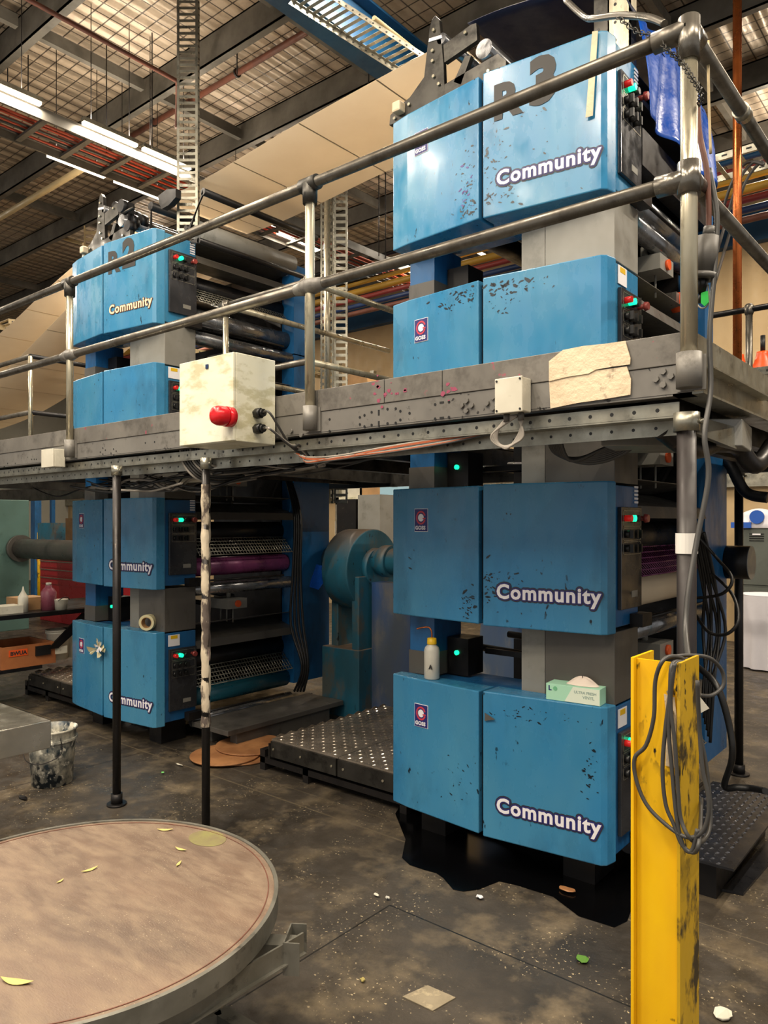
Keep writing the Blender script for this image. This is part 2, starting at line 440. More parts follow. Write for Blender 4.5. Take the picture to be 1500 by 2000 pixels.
for yy, s in ((2.5, 'nearest left'), (3.72, 'middle'), (4.33, 'far')):
    batten(LX1+.06, yy, LZ+.1, .55 if yy > 3.5 else 1.15, 'glowing led tube on near edge of roof cable ladder, %s of its row' % s, LAMP_POWER*.4)
for yy, s in ((3.75, 'nearest'), (4.45, 'middle'), (5.4, 'far')):
    batten(LX0-.06, yy, LZ+.02, .6 if yy < 5 else .95, 'glowing led tube on far edge of roof cable ladder, %s of its row' % s, LAMP_POWER*.4)
batten(P(532, 443, Y=6.3).x, 6.3, P(532, 443, Y=6.3).z, .35, 'short glowing led tube seen above the left press roller', 20, None)
batten(P(585, 472, Y=6.6).x, 6.6, P(585, 472, Y=6.6).z, .75, 'glowing led tube beside the tall slotted upright', 30, None)
for i, (x, y) in enumerate(((-4.3, -.6), (-2.0, -.6), (.4, -.6), (-5.4, .9), (-2.9, 1.0), (.9, 1.2), (1.6, 3.2), (-9.5, 1.0), (-1.0, -2.6), (-3.5, -2.6))):
    batten(x, y, 5.6, 1.5, 'ceiling led batten above the walkway before the presses', LAMP_POWER, 'led battens above the front aisle')
for x, lb in ((-3.7, 'left'), (-2.6, 'right')):
    batten(x, 4.15, 6.0, 1.2, 'unseen added led batten lighting the cream web by the right tower, %s of two' % lb, LAMP_POWER*.55, 'added led battens lighting the web')  # pair added above the frame so the web glows through from behind
for x, y in ((.9, 6.2), (-1.8, 9.2), (-11, 7.5), (-14, 9.5), (-6, 9), (-13, 3)):
    batten(x, y, 5.7, 1.5, 'extra led batten behind the presses, boosted to light the background', LAMP_POWER*1.5, 'extra led battens lighting the background')  # extra battens, left ones added and boosted to brighten the far wall
for k, (u, v0, v1, Y) in enumerate(((15, 125, 205, 3.3), (55, 95, 225, 3.5), (208, 240, 300, 3.9), (297, 190, 290, 4.1), (463, 80, 145, 4.6), (720, 20, 170, 5.4), (749, 40, 170, 5.4), (740, 380, 500, 6.3), (753, 330, 520, 6.3), (62, 330, 470, 6.5))):
    a = P(u, v1, Y=Y); single('hanger_rod', MB().cyl(a, (a.x, a.y, 6.4), .006, n=6), STEELD, 'thin dark threaded hanger rod dropping from the roof', 'hanger rod', 'threaded rods hanging from the roof')

# pipes under the roof
def pipe(name, p, r, m_, label, cat='pipe', group=None, sm=0, n=12):
    return single(name, MB().tube(p, r, n, sm), m_, label, cat, group)
z0 = 5.9
a = P(70, 0, Z=z0); b = P(345, 158, Z=z0)
pipe('sprinkler_pipe', [(a.x, .6, z0), (b.x, b.y, z0), (b.x, b.y, z0-.45)], .02, RUST, 'thin red oxide sprinkler pipe crossing the roof above the left cable ladder')
a = P(345, 215, Y=5.0); b = P(640, 35, Y=5.0)
pp = thing('sprinkler_pipe', 'long rust brown sprinkler pipe hung under the roof with clip hangers', 'pipe', a)
zz = (a.z+b.z)/2
part('tube', MB().tube([(P(215,297,Y=5.0).x, 5, zz), (-1, 5, zz)], .03, 12, 0), RUST, pp)
for u in (300, 463, 620):
    q = P(u, 200, Y=5.0); part('clip', MB().ring((q.x-.01, 5, zz), (q.x+.01, 5, zz), .045, .033, 16).cyl((q.x, 5, zz+.04), (q.x, 5, 6.4), .005, n=6), STEELD, pp)
a = P(0, 425, Z=5.5); b = P(160, 330, Z=5.5)
pipe('conduit_pipe', [a, b], .035, CREAMPIPE, 'cream conduit pipe at far left below the led tubes')
cols = [(SOOT, 'black'), (CRANE, 'blue'), (PIPER, 'red'), (PIPEY, 'yellow')]
for i, (mm, nm) in enumerate(cols):
    pipe('service_pipe', [(-20, 8, 5.42-.1*i), (6, 8, 5.42-.1*i)], .03, mm, '%s service pipe in the upper row along the back wall' % nm)
for i, (mm, nm) in enumerate([(PIPEY, 'mustard yellow'), (PIPER, 'dark red'), (NAVY, 'navy'), (RUST, 'rust brown')]):
    pipe('service_pipe', [(-20, 8, 5.0-.1*i), (6, 8, 5.0-.1*i)], .035 if i else .045, mm, '%s service pipe in the lower row along the back wall' % nm)
a = P(1440, 700, Y=6.1)
pipe('copper_pipe', [(a.x, a.y, 2.3), (a.x, a.y, 6.4)], .032, COP, 'thick vertical copper pipe at the right behind the mezzanine railing')
single('crane_beam', MB().box((-4.2, -1, 5.55), (-3.98, 11.2, 5.57)).box((-4.1, -1, 5.57), (-4.08, 11.2, 5.95)).box((-4.2, -1, 5.95), (-3.98, 11.2, 5.97)), CRANE, 'blue steel crane beam running under the roof past the cream paper web', 'beam')

def tray(name, p0, p1, wdir, wd, sh, step, m_, label, hdir=None, rw=.03, group=None, rungs=True):
    p0 = Vector(p0); p1 = Vector(p1); d = (p1-p0); L_ = d.length; d.normalize(); wdir = Vector(wdir).normalized(); h = d.cross(wdir).normalized()
    t = thing(name, label, 'cable tray', p0, group)
    def M(off): return Matrix.Translation(p0+off) @ Matrix((tuple(list(q) for q in zip(d, wdir, h)))).to_4x4()
    mt = M(Vector((0,0,0)))
    n = int(L_/step)
    for s in (-1, 1):
        y0 = s*wd/2
        r_ = MB().box((0, min(y0, y0-s*.003), 0), (L_, max(y0, y0-s*.003), sh), mt).box((0, min(y0, y0-s*.02), -.003), (L_, max(y0, y0-s*.02), 0), mt)
        o = part('side_rail', r_, m_, t)
        hm = MB()
        for i in range(n): hm.box((step*(i+.4), y0-.0045, sh*.4), (step*(i+.4)+step*.22, y0+.0045, sh*.62), mt)
        part('slot_row', hm, BLACK, o)
    pl = MB()
    for i in range(n): pl.box((step*i, -wd/2, 0), (step*i+rw, wd/2, .004), mt)
    part('slotted_base', pl, m_, t)
    return t
# vertical and horizontal slotted trays
a = P(366, 455, Y=3.55)
tray('slotted_upright', (a.x, a.y, 4.0), (a.x, a.y, 6.4), (RX, RY, 0), .165, .06, .05, GALV, 'tall galvanised slotted upright with knotted tape standing over the left press', rw=.022)
a = P(178, 490, Y=5.3)
tray('slotted_upright', (a.x, a.y, 3.2), (a.x, a.y, 5.75), (RX, RY, 0), .2, .06, .09, CREAMPIPE, 'pale slotted upright behind the left press below the led tubes', rw=.045)
a = P(652, 700, Y=5.75)
tray('slotted_upright', (a.x-.1, a.y, 1.9), (a.x-.1, a.y, 5.7), (RX, RY, 0), .14, .06, .07, GALV, 'wide pair of slotted uprights between the presses, left half', rw=.03)
tray('slotted_upright', (a.x+.1, a.y, 1.9), (a.x+.1, a.y, 5.7), (RX, RY, 0), .14, .06, .07, GALV, 'wide pair of slotted uprights between the presses, right half', rw=.03)
single('conduit_pipe', MB().tube([(a.x, a.y-.1, 1.9), (a.x, a.y-.1, 5.8)], .035, 12, 0), RAILB, 'bare steel conduit standing between the pair of slotted uprights', 'pipe')
tray('cable_tray', P(593, -15, Z=5.5), P(815, 128, Z=5.05), (1, 0, 0), .26, .05, .055, GALV, 'galvanised slotted cable tray sloping under the roof beside the blue crane beam', rw=.025)
tray('cable_tray', (-9.8, 4.2, 4.25), (-9.1, 9.5, 4.3), (1, 0, 0), .4, .06, .09, CREAMPIPE, 'pale slotted cable tray at far left behind the sloping paper web', rw=.04)
tray('cable_tray', (.0, 5.0, 5.35), (-.6, 11, 5.35), (1, 0, 0), .35, .08, .08, GALV, 'wide perforated cable tray at top right under the roof', rw=.04)
tray('cable_tray', (-4.4, 7.2, 4.9), (-1.2, 7.2, 4.9), (0, 1, 0), .45, .06, .2, GALV, 'cable ladder seen between the presses beneath the paper web', rw=.04)
pipe('hanging_rail', [P(33, 440, Y=6.2), P(163, 477, Y=6.2)], .025, CREAMPIPE, 'cream strut rail hung at far left under the cable ladder', 'rail')
pipe('hanging_rail', [P(730, 35, Z=5.3), P(818, 105, Z=5.3)], .018, CREAMPIPE, 'pale strut rail hung above the cream web beside the black bracket', 'rail')

# ---------------- paper webs ----------------
def web(name, prof, y0, y1, label):
    pts = catmull([Vector((x, 0, z)) for x, z in prof], 8)
    m = MB()
    V = []
    for p in pts: V.append((m.b.verts.new((p.x, y0, p.z)), m.b.verts.new((p.x, y1, p.z))))
    for a, b in zip(V, V[1:]):
        f = m._f([a[0], b[0], b[1], a[1]]); f.smooth = True
    t = thing(name, label, 'paper web', (prof[0][0], y0, prof[0][1]))
    part('paper', m, PAPER, t, solid=.002)
    s = MB(); acc = 0
    for a, b in zip(pts, pts[1:]):
        acc += (b-a).length
        if acc > .62:
            acc = 0; d = (b-a).normalized()
            q = [a, a+d*.012]
            s.slab([(q[0].x, y0-.002, q[0].z-.003), (q[1].x, y0-.002, q[1].z-.003), (q[1].x, y1+.002, q[1].z-.003), (q[0].x, y1+.002, q[0].z-.003)], (0, 0, -.001))
    part('crease_line', s, PAPERD, t)
web('paper_web', [(-2.5, 4.55), (-2.9, 4.54), (-3.8, 4.5), (-4.9, 4.42), (-5.5, 4.42)], 3.65, 4.6, 'wide cream newsprint web stretching between the tops of both presses')
web('paper_web', [(-6.0, 4.36), (-6.35, 4.3), (-7.4, 4.08), (-8.6, 3.78), (-11, 3.3), (-14, 2.9)], 3.65, 4.6, 'upper cream newsprint web falling away to the left of the left press')
web('paper_web', [(-5.6, 4.2), (-6.3, 4.06), (-6.98, 3.82), (-8.4, 3.37), (-9.6, 3.12), (-10.8, 3.0), (-13, 2.9)], 3.65, 4.6, 'lower newsprint web beneath the other one at far left')

# ---------------- press units ----------------
YF = 3.12
def door_frame(x0, y0, x1, y1):     # matrix mapping local (x right, y up) onto the sloped door plane
    d = Vector((x1-x0, y1-y0, 0)).normalized(); n = Vector((d.y, -d.x, 0))
    return Matrix(((d.x, 0, n.x, x0), (d.y, 0, n.y, y0), (0, 1, 0, 0), (0, 0, 0, 1)))
def flat_rect(x0, y0, x1, y1, z): return MB().box((x0, y0, z), (x1, y1, z+.0015))
def xf(mb, M): bmesh.ops.transform(mb.b, matrix=M, verts=mb.b.verts); return mb
def blob_text(s, size, bold, rad, M, space=1.0, n=14):
    m = bmesh.new()
    for k in range(n):
        me = text_mesh(s, size, bold, .0004, M@Matrix.Translation((rad*math.cos(2*math.pi*k/n), rad*math.sin(2*math.pi*k/n), .00003*k)), space)
        m.from_mesh(me); bpy.data.meshes.remove(me)
    me = bpy.data.meshes.new('outline'); m.to_mesh(me); m.free(); return me
def community(door, D, wmat=WHITE, bg=True):
    M = D@Matrix.Translation((.075, .135, 0))
    if bg:
        part('lettering_outline', blob_text('Community', .096, .001, .0135, M@Matrix.Translation((0,0,.0015)), 1.12), LBLK, door)
        part('lettering_outline', blob_text('Community', .096, .001, .008, M@Matrix.Translation((0,0,.0032)), 1.12), LBLU, door)
    else:
        part('lettering_outline', blob_text('Community', .096, .001, .007, M@Matrix.Translation((0,0,.002)), 1.12), RUST, door)
    part('lettering', text_mesh('Community', .096, .0028, .0006, M@Matrix.Translation((0,0,.005)), 1.12), wmat, door)
def goss(door, D):
    M = D@Matrix.Translation((.145, .45, 0))
    part('emblem_border', xf(flat_rect(0, 0, .095, .122, .001), M), WHITE, door)
    part('emblem_panel', xf(flat_rect(.003, .003, .092, .119, .0028), M), LBLU, door)
    rg = MB(); n = 40
    for i in range(n):
        a0 = math.radians(20+320*i/n); a1 = math.radians(20+320*(i+1)/n)
        c = (.048, .074)
        rg.slab([(c[0]+.034*math.cos(a0), c[1]+.036*math.sin(a0), .0046), (c[0]+.034*math.cos(a1), c[1]+.036*math.sin(a1), .0046),
                 (c[0]+.025*math.cos(a1), c[1]+.027*math.sin(a1), .0046), (c[0]+.025*math.cos(a0), c[1]+.027*math.sin(a0), .0046)], (0, 0, .001))
    rg.box((.06, .066, .0046), (.081, .073, .0056))
    part('emblem_ring', xf(rg, M), REDP, door)
    part('emblem_disc', xf(MB().cyl((.048, .074, .0046), (.048, .074, .0054), .02, n=28), M), WHITE, door)
    part('emblem_lettering', text_mesh('GOSS', .027, .0012, .0004, M@Matrix.Translation((.008, .012, .005)), 1.1), WHITE, door)

SR = random.Random(21)
def splat(door, D, cx, cy, sx, sy, n, m_=None, r0=.002, r1=.012):
    m = MB()
    for k in range(n):
        x = cx+SR.gauss(0, sx); y = cy+SR.gauss(0, sy)
        if not (.012 < x < (.57 if door['side'] else .465) and .02 < y < .67): continue
        r = SR.uniform(r0, r1)*SR.uniform(.4, 1); a0 = SR.uniform(-.9, .9); el = SR.uniform(1, 2.4); nn = 7
        pts = []
        for j in range(nn):
            t = 2*math.pi*j/nn; q = r*SR.uniform(.6, 1.15); px_, py_ = q*el*math.cos(t), q*.7*math.sin(t)
            pts.append(D@Vector((x+px_*math.cos(a0)-py_*math.sin(a0), y+px_*math.sin(a0)+py_*math.cos(a0), .0008)))
        m.slab(pts, D.to_3x3()@Vector((0, 0, .0003)))
    if len(m.b.verts): part('ink_splatter', m, m_ or INK, door)
def unit(X0, z0, H, lvl, tw, label):
    X = X0-1.235; W = 1.235; top = z0+H
    t = thing('printing_unit', label, 'printing press unit', (X+W/2, YF+.8, z0))
    # doors
    lp = [(X, YF+.07), (X+.12, YF+.045), (X+.598, YF), (X+.598, YF+.148), (X, YF+.148)]
    ld = part('door', MB().prism(lp, z0, top), BLUE, t, bevel=.006)
    rp = [(X+.622, YF), (X+1.2, YF+.062), (X+1.222, YF+.082), (X+W, YF+.15), (X+.622, YF+.148)]
    rd = part('door', MB().prism(rp, z0-.005, top+.005), BLUE, t, bevel=.006)
    DL = door_frame(X+.12, YF+.045, X+.598, YF); DL = Matrix.Translation((0, 0, z0))@DL
    DR = Matrix.Translation((0, 0, z0))@door_frame(X+.622, YF, X+1.2, YF+.062)
    if not (lvl in (3,) and tw == 'R2') and not (lvl == 4 and tw == 'R2'): goss(ld, DL@Matrix.Translation((-.09, 0, 0)))
    if lvl != 3: community(rd, DR, WHITE if not (lvl == 4 and tw == 'R2') else PAPERD, not (lvl == 4 and tw == 'R2'))
    if lvl == 4:
        part('number_lettering', text_mesh('R', .225, .011, .0006, DR@Matrix.Translation((.055, .46, .002)), 1), BLKL, rd)
        part('number_lettering', text_mesh(tw[1], .285, .016, .0006, DR@Matrix.Translation((.24, .475, .002)), 1), BLKL, rd)
    ld['side'] = 0; rd['side'] = 1
    if tw == 'R3':
        if lvl == 4:
            splat(ld, DL, .44, .2, .05, .12, 70); splat(rd, DR, .05, .24, .06, .1, 60); splat(rd, DR, .06, .08, .08, .03, 40); splat(ld, DL, .42, .05, .06, .02, 25)
            splat(ld, DL, .4, .16, .03, .06, 18, INKP); splat(rd, DR, .2, .3, .2, .2, 25)
        if lvl == 3: splat(ld, DL, .37, .62, .08, .03, 60); splat(rd, DR, .14, .63, .1, .03, 70, r1=.016); splat(rd, DR, .1, .55, .05, .03, 12)
        if lvl == 2: splat(ld, DL, .42, .1, .03, .05, 40); splat(rd, DR, .1, .22, .08, .03, 25); splat(rd, DR, .03, .2, .02, .06, 30); splat(ld, DL, .03, .3, .02, .05, 10)
        if lvl == 1: splat(rd, DR, .53, .4, .02, .08, 25); splat(rd, DR, .25, .62, .2, .02, 40, r1=.007); splat(ld, DL, .35, .2, .1, .1, 25, r1=.007)
    else:
        splat(rd, DR, .3, .3, .2, .2, 16, r1=.007); splat(ld, DL, .3, .3, .15, .2, 10, r1=.007)
    # operator frame
    part('side_frame', MB().box((X+.02, YF+.15, z0+.02), (X+W-.008, YF+.43, top-.01)), BLUED if lvl < 3 else BLUE, t, bevel=.004)
    part('hinge_strip', MB().box((X+.6, YF+.03, z0+.02), (X+.62, YF+.148, top-.02)), SOOT, t)
    # control panel on the right hand flank
    px = X+W-.006; y0 = YF+.18; y1 = YF+.425; zz = z0+.1
    cp = part('control_panel', MB().box((px, y0, zz), (px+.018, y1, zz+.47)), PLATE, t, bevel=.002)
    ln = MB()
    def rect(ya, yb, za, zb, w_=.003):
        for q in ((ya, yb, za, za+w_), (ya, yb, zb-w_, zb), (ya, ya+w_, za, zb), (yb-w_, yb, za, zb)):
            ln.box((px+.018, q[0], q[2]), (px+.0192, q[1], q[3]))
    rect(y0+.02, y1-.015, zz+.38, zz+.455); rect(y0+.02, y1-.015, zz+.315, zz+.374); rect(y0+.02, y1-.015, zz+.25, zz+.31)
    part('panel_outline', ln, GALV, cp)
    for k, (mm, nm) in enumerate(((REDL, 'red push button'), (GREEN, 'lit green button'), (BLACK, None))):
        yb = y0+.045+k*.045
        part('button', MB().cyl((px+.018, yb, zz+.418), (px+.05, yb, zz+.418), .015, n=14), mm, cp, nm)
    part('emergency_stop', MB().cyl((px+.018, y1-.045, zz+.418), (px+.05, y1-.045, zz+.418), .012, n=14).cyl((px+.05, y1-.045, zz+.418), (px+.068, y1-.045, zz+.418), .022, .018, n=18), MUSH, cp, 'dull red mushroom button')
    for r_ in (.345, .28):
        for k in range(3):
            yb = y0+.045+k*.05
            part('knob', MB().cyl((px+.018, yb, zz+r_), (px+.04, yb, zz+r_), .017, n=12).box((px+.04, yb-.006, zz+r_-.019), (px+.058, yb+.006, zz+r_+.019)), BLACK, cp)
    part('nameplate', MB().box((px+.018, y0+.12, zz+.05), (px+.0195, y0+.19, zz+.08)), GREYL, cp)
    if lvl in (1, 3):
        part('warning_label', MB().box((px, y0-.0, zz+.49), (px+.003, y0+.1, zz+.575)), WHITE, t).location.z += 0
        part('warning_label', MB().box((px, y0+.02, zz+.545), (px+.004, y0+.08, zz+.57)), YCAP, t)
    elif lvl == 4 or lvl == 2:
        m = MB()
        for k in range(5): m.box((px, y1-.05, zz+.49+k*.018), (px+.003, y1-.005, zz+.50+k*.018))
        part('warning_label', m, WHITE, t)
    part('hinge_block', MB().box((px, y1-.1, z0+.01), (px+.06, y1+.02, z0+.07)).cyl((px+.03, y1+.02, z0+.04), (px+.03, y1+.9, z0+.04), .009, n=8), SOOT, t)
    # rollers and trays between the two side frames
    ya, yb = YF+.432, YF+1.475
    xr = X+W
    part('ink_fountain', MB().slab([(xr-.3, ya, top-.02), (xr-.02, ya, top-.1), (xr+.0, ya, top-.16), (xr-.3, ya, top-.12)], (0, yb-ya, 0)), GREYP, t)
    part('roller', MB().cyl((xr-.22, ya, z0+.42), (xr-.22, yb, z0+.42), .085, n=24), SOOT, t, 'black rubber roller')
    part('roller', MB().cyl((xr-.13, ya, z0+.14), (xr-.13, yb, z0+.14), .075, n=24), MAG if lvl == 2 and tw == 'R2' else (TEALR if lvl == 1 and tw == 'R2' else PAPERD if lvl == 2 else ROLL), t)
    part('roller', MB().cyl((xr-.06, ya, z0-.03), (xr-.06, yb, z0-.03), .05, n=24), ROLL, t, 'bright steel roller')
    part('roller', MB().cyl((X+.75, ya, z0+.25), (X+.75, yb, z0+.25), .15, n=28), SOOT, t)
    part('roller', MB().cyl((X+.45, ya, z0+.3), (X+.45, yb, z0+.3), .15, n=28), SOOT, t)
    part('roller', MB().cyl((X+.15, ya, z0+.3), (X+.15, yb, z0+.3), .1, n=24), SOOT, t)
    g = MB()
    gA = Vector((xr-.12, 0, z0+.37)); gB = Vector((xr+.005, 0, z0+.24))
    for k in range(6):
        q = gA.lerp(gB, k/5); g.cyl((q.x, ya+.02, q.z), (q.x, yb-.02, q.z), .004, n=6)
    for k in range(34):
        yy = ya+.03+k*(yb-ya-.06)/33; g.cyl((gA.x, yy, gA.z), (gB.x, yy, gB.z), .003, n=5)
    part('guard_grille', g, MAG if lvl == 2 and tw == 'R3' else GALV, t)
    part('cover_sheet', MB().slab([(xr-.32, ya, top-.01), (xr-.05, ya, top+.03), (xr-.05, ya, top+.034), (xr-.32, ya, top-.006)], (0, yb-ya, 0)), GREYP, t)
    # spacer columns up to the next unit
    if lvl < 4:
        zt = z0+1.0 if lvl > 1 else z0+1.03
        nm = GREYP if lvl < 3 else GREYL
        part('neck_box', MB().box((X+.75, YF+.155, top), (X+.876, YF+.428, zt)), GREYL if lvl < 3 else nm, t)
        part('neck_box', MB().box((X+.88, YF+.15, top), (X+W-.008, YF+.43, zt)), nm, t, bevel=.003)
        c = part('column', MB().box((X+.05, YF+.16, top), (X+.215, YF+.42, zt)), BLUED, t, bevel=.003)
        part('column_base', MB().box((X+.046, YF+.155, top), (X+.218, YF+.424, top+(zt-top)*.38)), GREYP, c)
        sb = part('switch_box', MB().box((X+.225, YF+.27, top+.0), (X+.36, YF+.42, top+.2)), SOOT, t)
        (part('lamp_lens', MB().cyl((X+.29, YF+.27, top+.12), (X+.29, YF+.258, top+.12), .013, n=14), GREEN, sb, 'lit green lamp') if lvl == 1 or (lvl == 2 and tw == 'R3') else None)
        m = MB()
        for k in range(3): m.cyl((X+.3, YF+.5+k*.3, top+.12+.04*k), (X+.85, YF+.5+k*.3, top+.10+.04*k), .02, n=10)
        m.box((X+.36, YF+.44, top+.1), (X+.74, YF+.46, top+.13))
        part('web_guide', m, SOOT, t)
        v = MB().box((X+.95, YF+.75, top+.12), (X+1.22, YF+.95, top+.2)).cyl((X+1.1, YF+.85, top+.2), (X+1.1, YF+.85, top+.28), .02, n=8)
        for k in range(3): v.cyl((X+1.0+k*.08, YF+.85, top), (X+1.0+k*.08, YF+.85, top+.12), .006, n=6)
        vv = part('valve_block', v, GREYL, t)
        part('valve_cap', MB().cyl((X+1.22, YF+.85, top+.16), (X+1.235, YF+.85, top+.16), .028, n=14), ORANGE, vv, 'orange end cap')
    # drive side frame
    zb = z0-.0 if lvl > 1 else z0+.1
    zt = z0+1.0 if lvl < 4 else top+.1
    if lvl == 1: zt = z0+1.03
    part('drive_frame', MB().box((X+.1, YF+1.48, zb), (X+W-.01, YF+(1.93 if lvl < 3 else 1.64), zt)), BLUED, t)
    part('inner_panel', MB().box((X+.11, YF+1.46, zb), (X+W-.16, YF+1.477, zt)), SOOT, t)
    if lvl < 4: part('inner_guard', MB().box((X+.22, YF+1.0, top-.15), (X+.95, YF+1.02, top+(.34 if lvl > 1 else .1))), SOOT, t)
    if lvl == 1:
        for xx in (X+.1, X+.95): part('foot', MB().box((xx, YF+.2, 0), (xx+.16, YF+.42, z0+.02)), SOOT, t)
        part('base_beam', MB().box((X+.1, YF+.45, 0), (X+W-.2, YF+1.9, z0-.09)), SOOT, t)
    return t
Z = [.17, 1.2, 2.2, 3.19]; HH = [.7, .68, .69, .7]
names = {1: 'lowest', 2: 'second level, just under the mezzanine deck', 3: 'third level, rising behind the mezzanine toe board', 4: 'topmost'}
XR = {'R3': -1.35, 'R2': -4.85}
for tw, side in (('R3', 'right'), ('R2', 'left')):
    unit(XR[tw], Z[0], HH[0], 1, tw, 'lowest blue press unit of the %s hand tower%s' % (side, ', under glove box and bottle' if tw == 'R3' else ', under tape roll'))
    unit(XR[tw], Z[1], HH[1], 2, tw, 'blue press unit just under the mezzanine deck in the %s hand tower' % side)
    unit(XR[tw], Z[2], HH[2], 3, tw, 'plain blue press unit behind the toe board in the %s hand tower' % side)
    unit(XR[tw], Z[3], HH[3], 4, tw, 'topmost blue press unit with black %s lettering' % tw)

# brackets on the tower tops
def bracket(off, m_, label, m2=None):
    def q(u, v, Y=3.36): return P(u, v, Y=Y)+Vector((off, 0, 0))
    t = thing('web_bracket', label, 'machine bracket', q(870, 180))
    part('side_plate', MB().slab([q(760,245), q(762,225), q(775,210), q(800,190), q(828,150), q(838,60), q(843,38), q(850,30), q(858,38), q(866,120), q(870,230), q(800,232)], (0,.03,0)), m_, t, bevel=.003)
    part('arm', MB().slab([q(866,88), q(920,48), q(930,45), q(932,78), q(868,122)], (0,.03,0)), m_, t)
    part('arm', MB().slab([q(868,165), q(972,105), q(988,118), q(988,150), q(940,175), q(868,200)], (0,.03,0)), m_, t)
    part('strut', MB().slab([q(886,160), q(908,110), q(920,108), q(900,165)], (0,.03,0)), m_, t)
    bl = MB()
    for u, v in ((772,232),(848,60),(846,100),(846,120),(848,150),(858,165),(800,205),(910,65),(955,140)): bl.cyl(q(u,v), q(u,v)-Vector((0,.012,0)), .009, n=8)
    part('bolt', bl, RAILB, t, kind='stuff')
    part('roller', MB().cyl(q(945,95), q(945,95)+Vector((0,1.25,0)), .05, n=20), ROLL, t)
    part('roller', MB().cyl(q(862,75), q(862,75)+Vector((0,1.25,0)), .03, n=16), ROLL, t)
    part('clamp', MB().box(q(783,214)-Vector((.03,.05,.03)), q(783,214)+Vector((.03,.01,.03))), BEIGE, t, bevel=.01)
    part('tape_wrap', MB().slab([q(838,75,3.355), q(862,68,3.355), q(863,74,3.355), q(837,82,3.355)], (0,.04,0)), WHITE, t)
    return t
bracket(0, IRON, 'black iron web bracket standing on top of the right hand tower')
bracket(-3.5, IRON, 'dark iron web bracket on top of the left hand tower')
# steel upright of the right tower
a = P(1185, 60, Y=3.62)
for k, (u, wd, mm, lb) in enumerate(((1178, .08, IRON, 'rust stained steel upright behind the top right press unit'), (1213, .11, RAILB, 'bright galvanised upright beside the top right press control panel'))):
    a = P(u, 60, Y=3.62); m = MB().box((a.x-wd/2, 3.60, 3.85), (a.x+wd/2, 3.61, 6.3)).box((a.x+wd/2-.008, 3.60, 3.85), (a.x+wd/2, 3.68, 6.3))
    t = thing('steel_upright', lb, 'steel post', (a.x, 3.6, 3.85)); part('channel', m, mm, t)
    hm = MB()
    for j in range(24): hm.cyl((a.x-wd*.2, 3.599, 3.92+j*.09), (a.x-wd*.2, 3.6005, 3.92+j*.09), .008, n=8)
    part('hole_row', hm, BLACK, t)
# roll and rollers over the left tower
t = thing('idler_roller', 'pale idler roller lying across the top of the left hand tower', 'roller', (-5.0, 3.6, 3.95))
part('drum', MB().cyl((-4.92, 3.62, 4.0), (-4.92, 4.62, 4.0), .085, n=28), GREYL, t)
part('shaft', MB().cyl((-4.92, 3.5, 4.0), (-4.92, 4.72, 4.0), .02), IRON, t)
for k, (x, z, r_, lb) in enumerate(((-4.7, 4.22, .028, 'upper thin black idler bar over left tower'), (-4.75, 3.86, .022, 'lower thin black idler bar over left tower'), (-5.4, 4.3, .035, 'thicker black idler bar under the paper web at left tower'))):
    single('idler_bar', MB().cyl((x, 3.5, z), (x, 4.72, z), r_).slab([(x, 3.5, z-.02), (x, 3.5, z+.02), (min(x, -4.95)+.03, 3.5, 3.882), (min(x, -4.95)-.03, 3.5, 3.882)], (0, .012, 0)), SOOT, lb, 'roller')
gm = thing('gear_cluster', 'black oily gear cluster standing on the left press beside the number lettering', 'machine part', P(240, 455, Y=3.4))
for k in range(7):
    q = P(222+k*8+R.uniform(-4,4), 412+R.uniform(-12,30), Y=3.35+R.uniform(0,.2)); part('gear', MB().cyl(q, q+Vector((.0,.06,0)), R.uniform(.03,.055), n=14), SOOT, gm)
q = P(245, 430, Y=3.42); part('gear_frame', MB().box(q-Vector((.09,.03,.18)), q+Vector((.09,.03,.12))), SOOT, gm)
part('lever', MB().cyl(P(215,430,Y=3.38), P(262,405,Y=3.38), .012).cyl(P(236,398,Y=3.38), P(236,455,Y=3.38), .014), IRON, gm)
cl = thing('clamp_arm', 'black angled clamp arm beside the slotted upright over the left press', 'machine part', P(325, 400, Y=3.4))
part('arm', MB().slab([P(308,383,Y=3.4), P(325,370,Y=3.4), P(343,368,Y=3.4), P(343,385,Y=3.4), P(330,400,Y=3.4), P(316,408,Y=3.4), P(312,400,Y=3.4)], (0,.05,0)), SOOT, cl)
# blue tarp
t = thing('tarpaulin', 'bright blue plastic tarpaulin draped over the right hand tower', 'tarpaulin', (-1.3, 4, 3.9))
def tf(u, v):
    top = Vector((-1.36, 3.56+1.05*u, 4.12+.10*math.sin(3*u))); bot = Vector((-1.30, 3.5+1.1*u, 3.62))
    q = top.lerp(bot, v); q.x += .03*math.sin(14*u+2*v)*v+.012*math.sin(31*u+4*v); q.z += .02*math.sin(9*u)*v; return q
part('side_sheet', MB().grid(tf, 40, 20), TARP, t, solid=.003)
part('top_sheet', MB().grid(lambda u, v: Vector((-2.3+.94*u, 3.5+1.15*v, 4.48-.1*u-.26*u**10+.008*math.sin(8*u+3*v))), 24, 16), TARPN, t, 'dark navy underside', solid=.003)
part('side_trough', MB().box((-1.42, 3.56, 3.42), (-1.34, 4.6, 3.6)), SOOT, t)
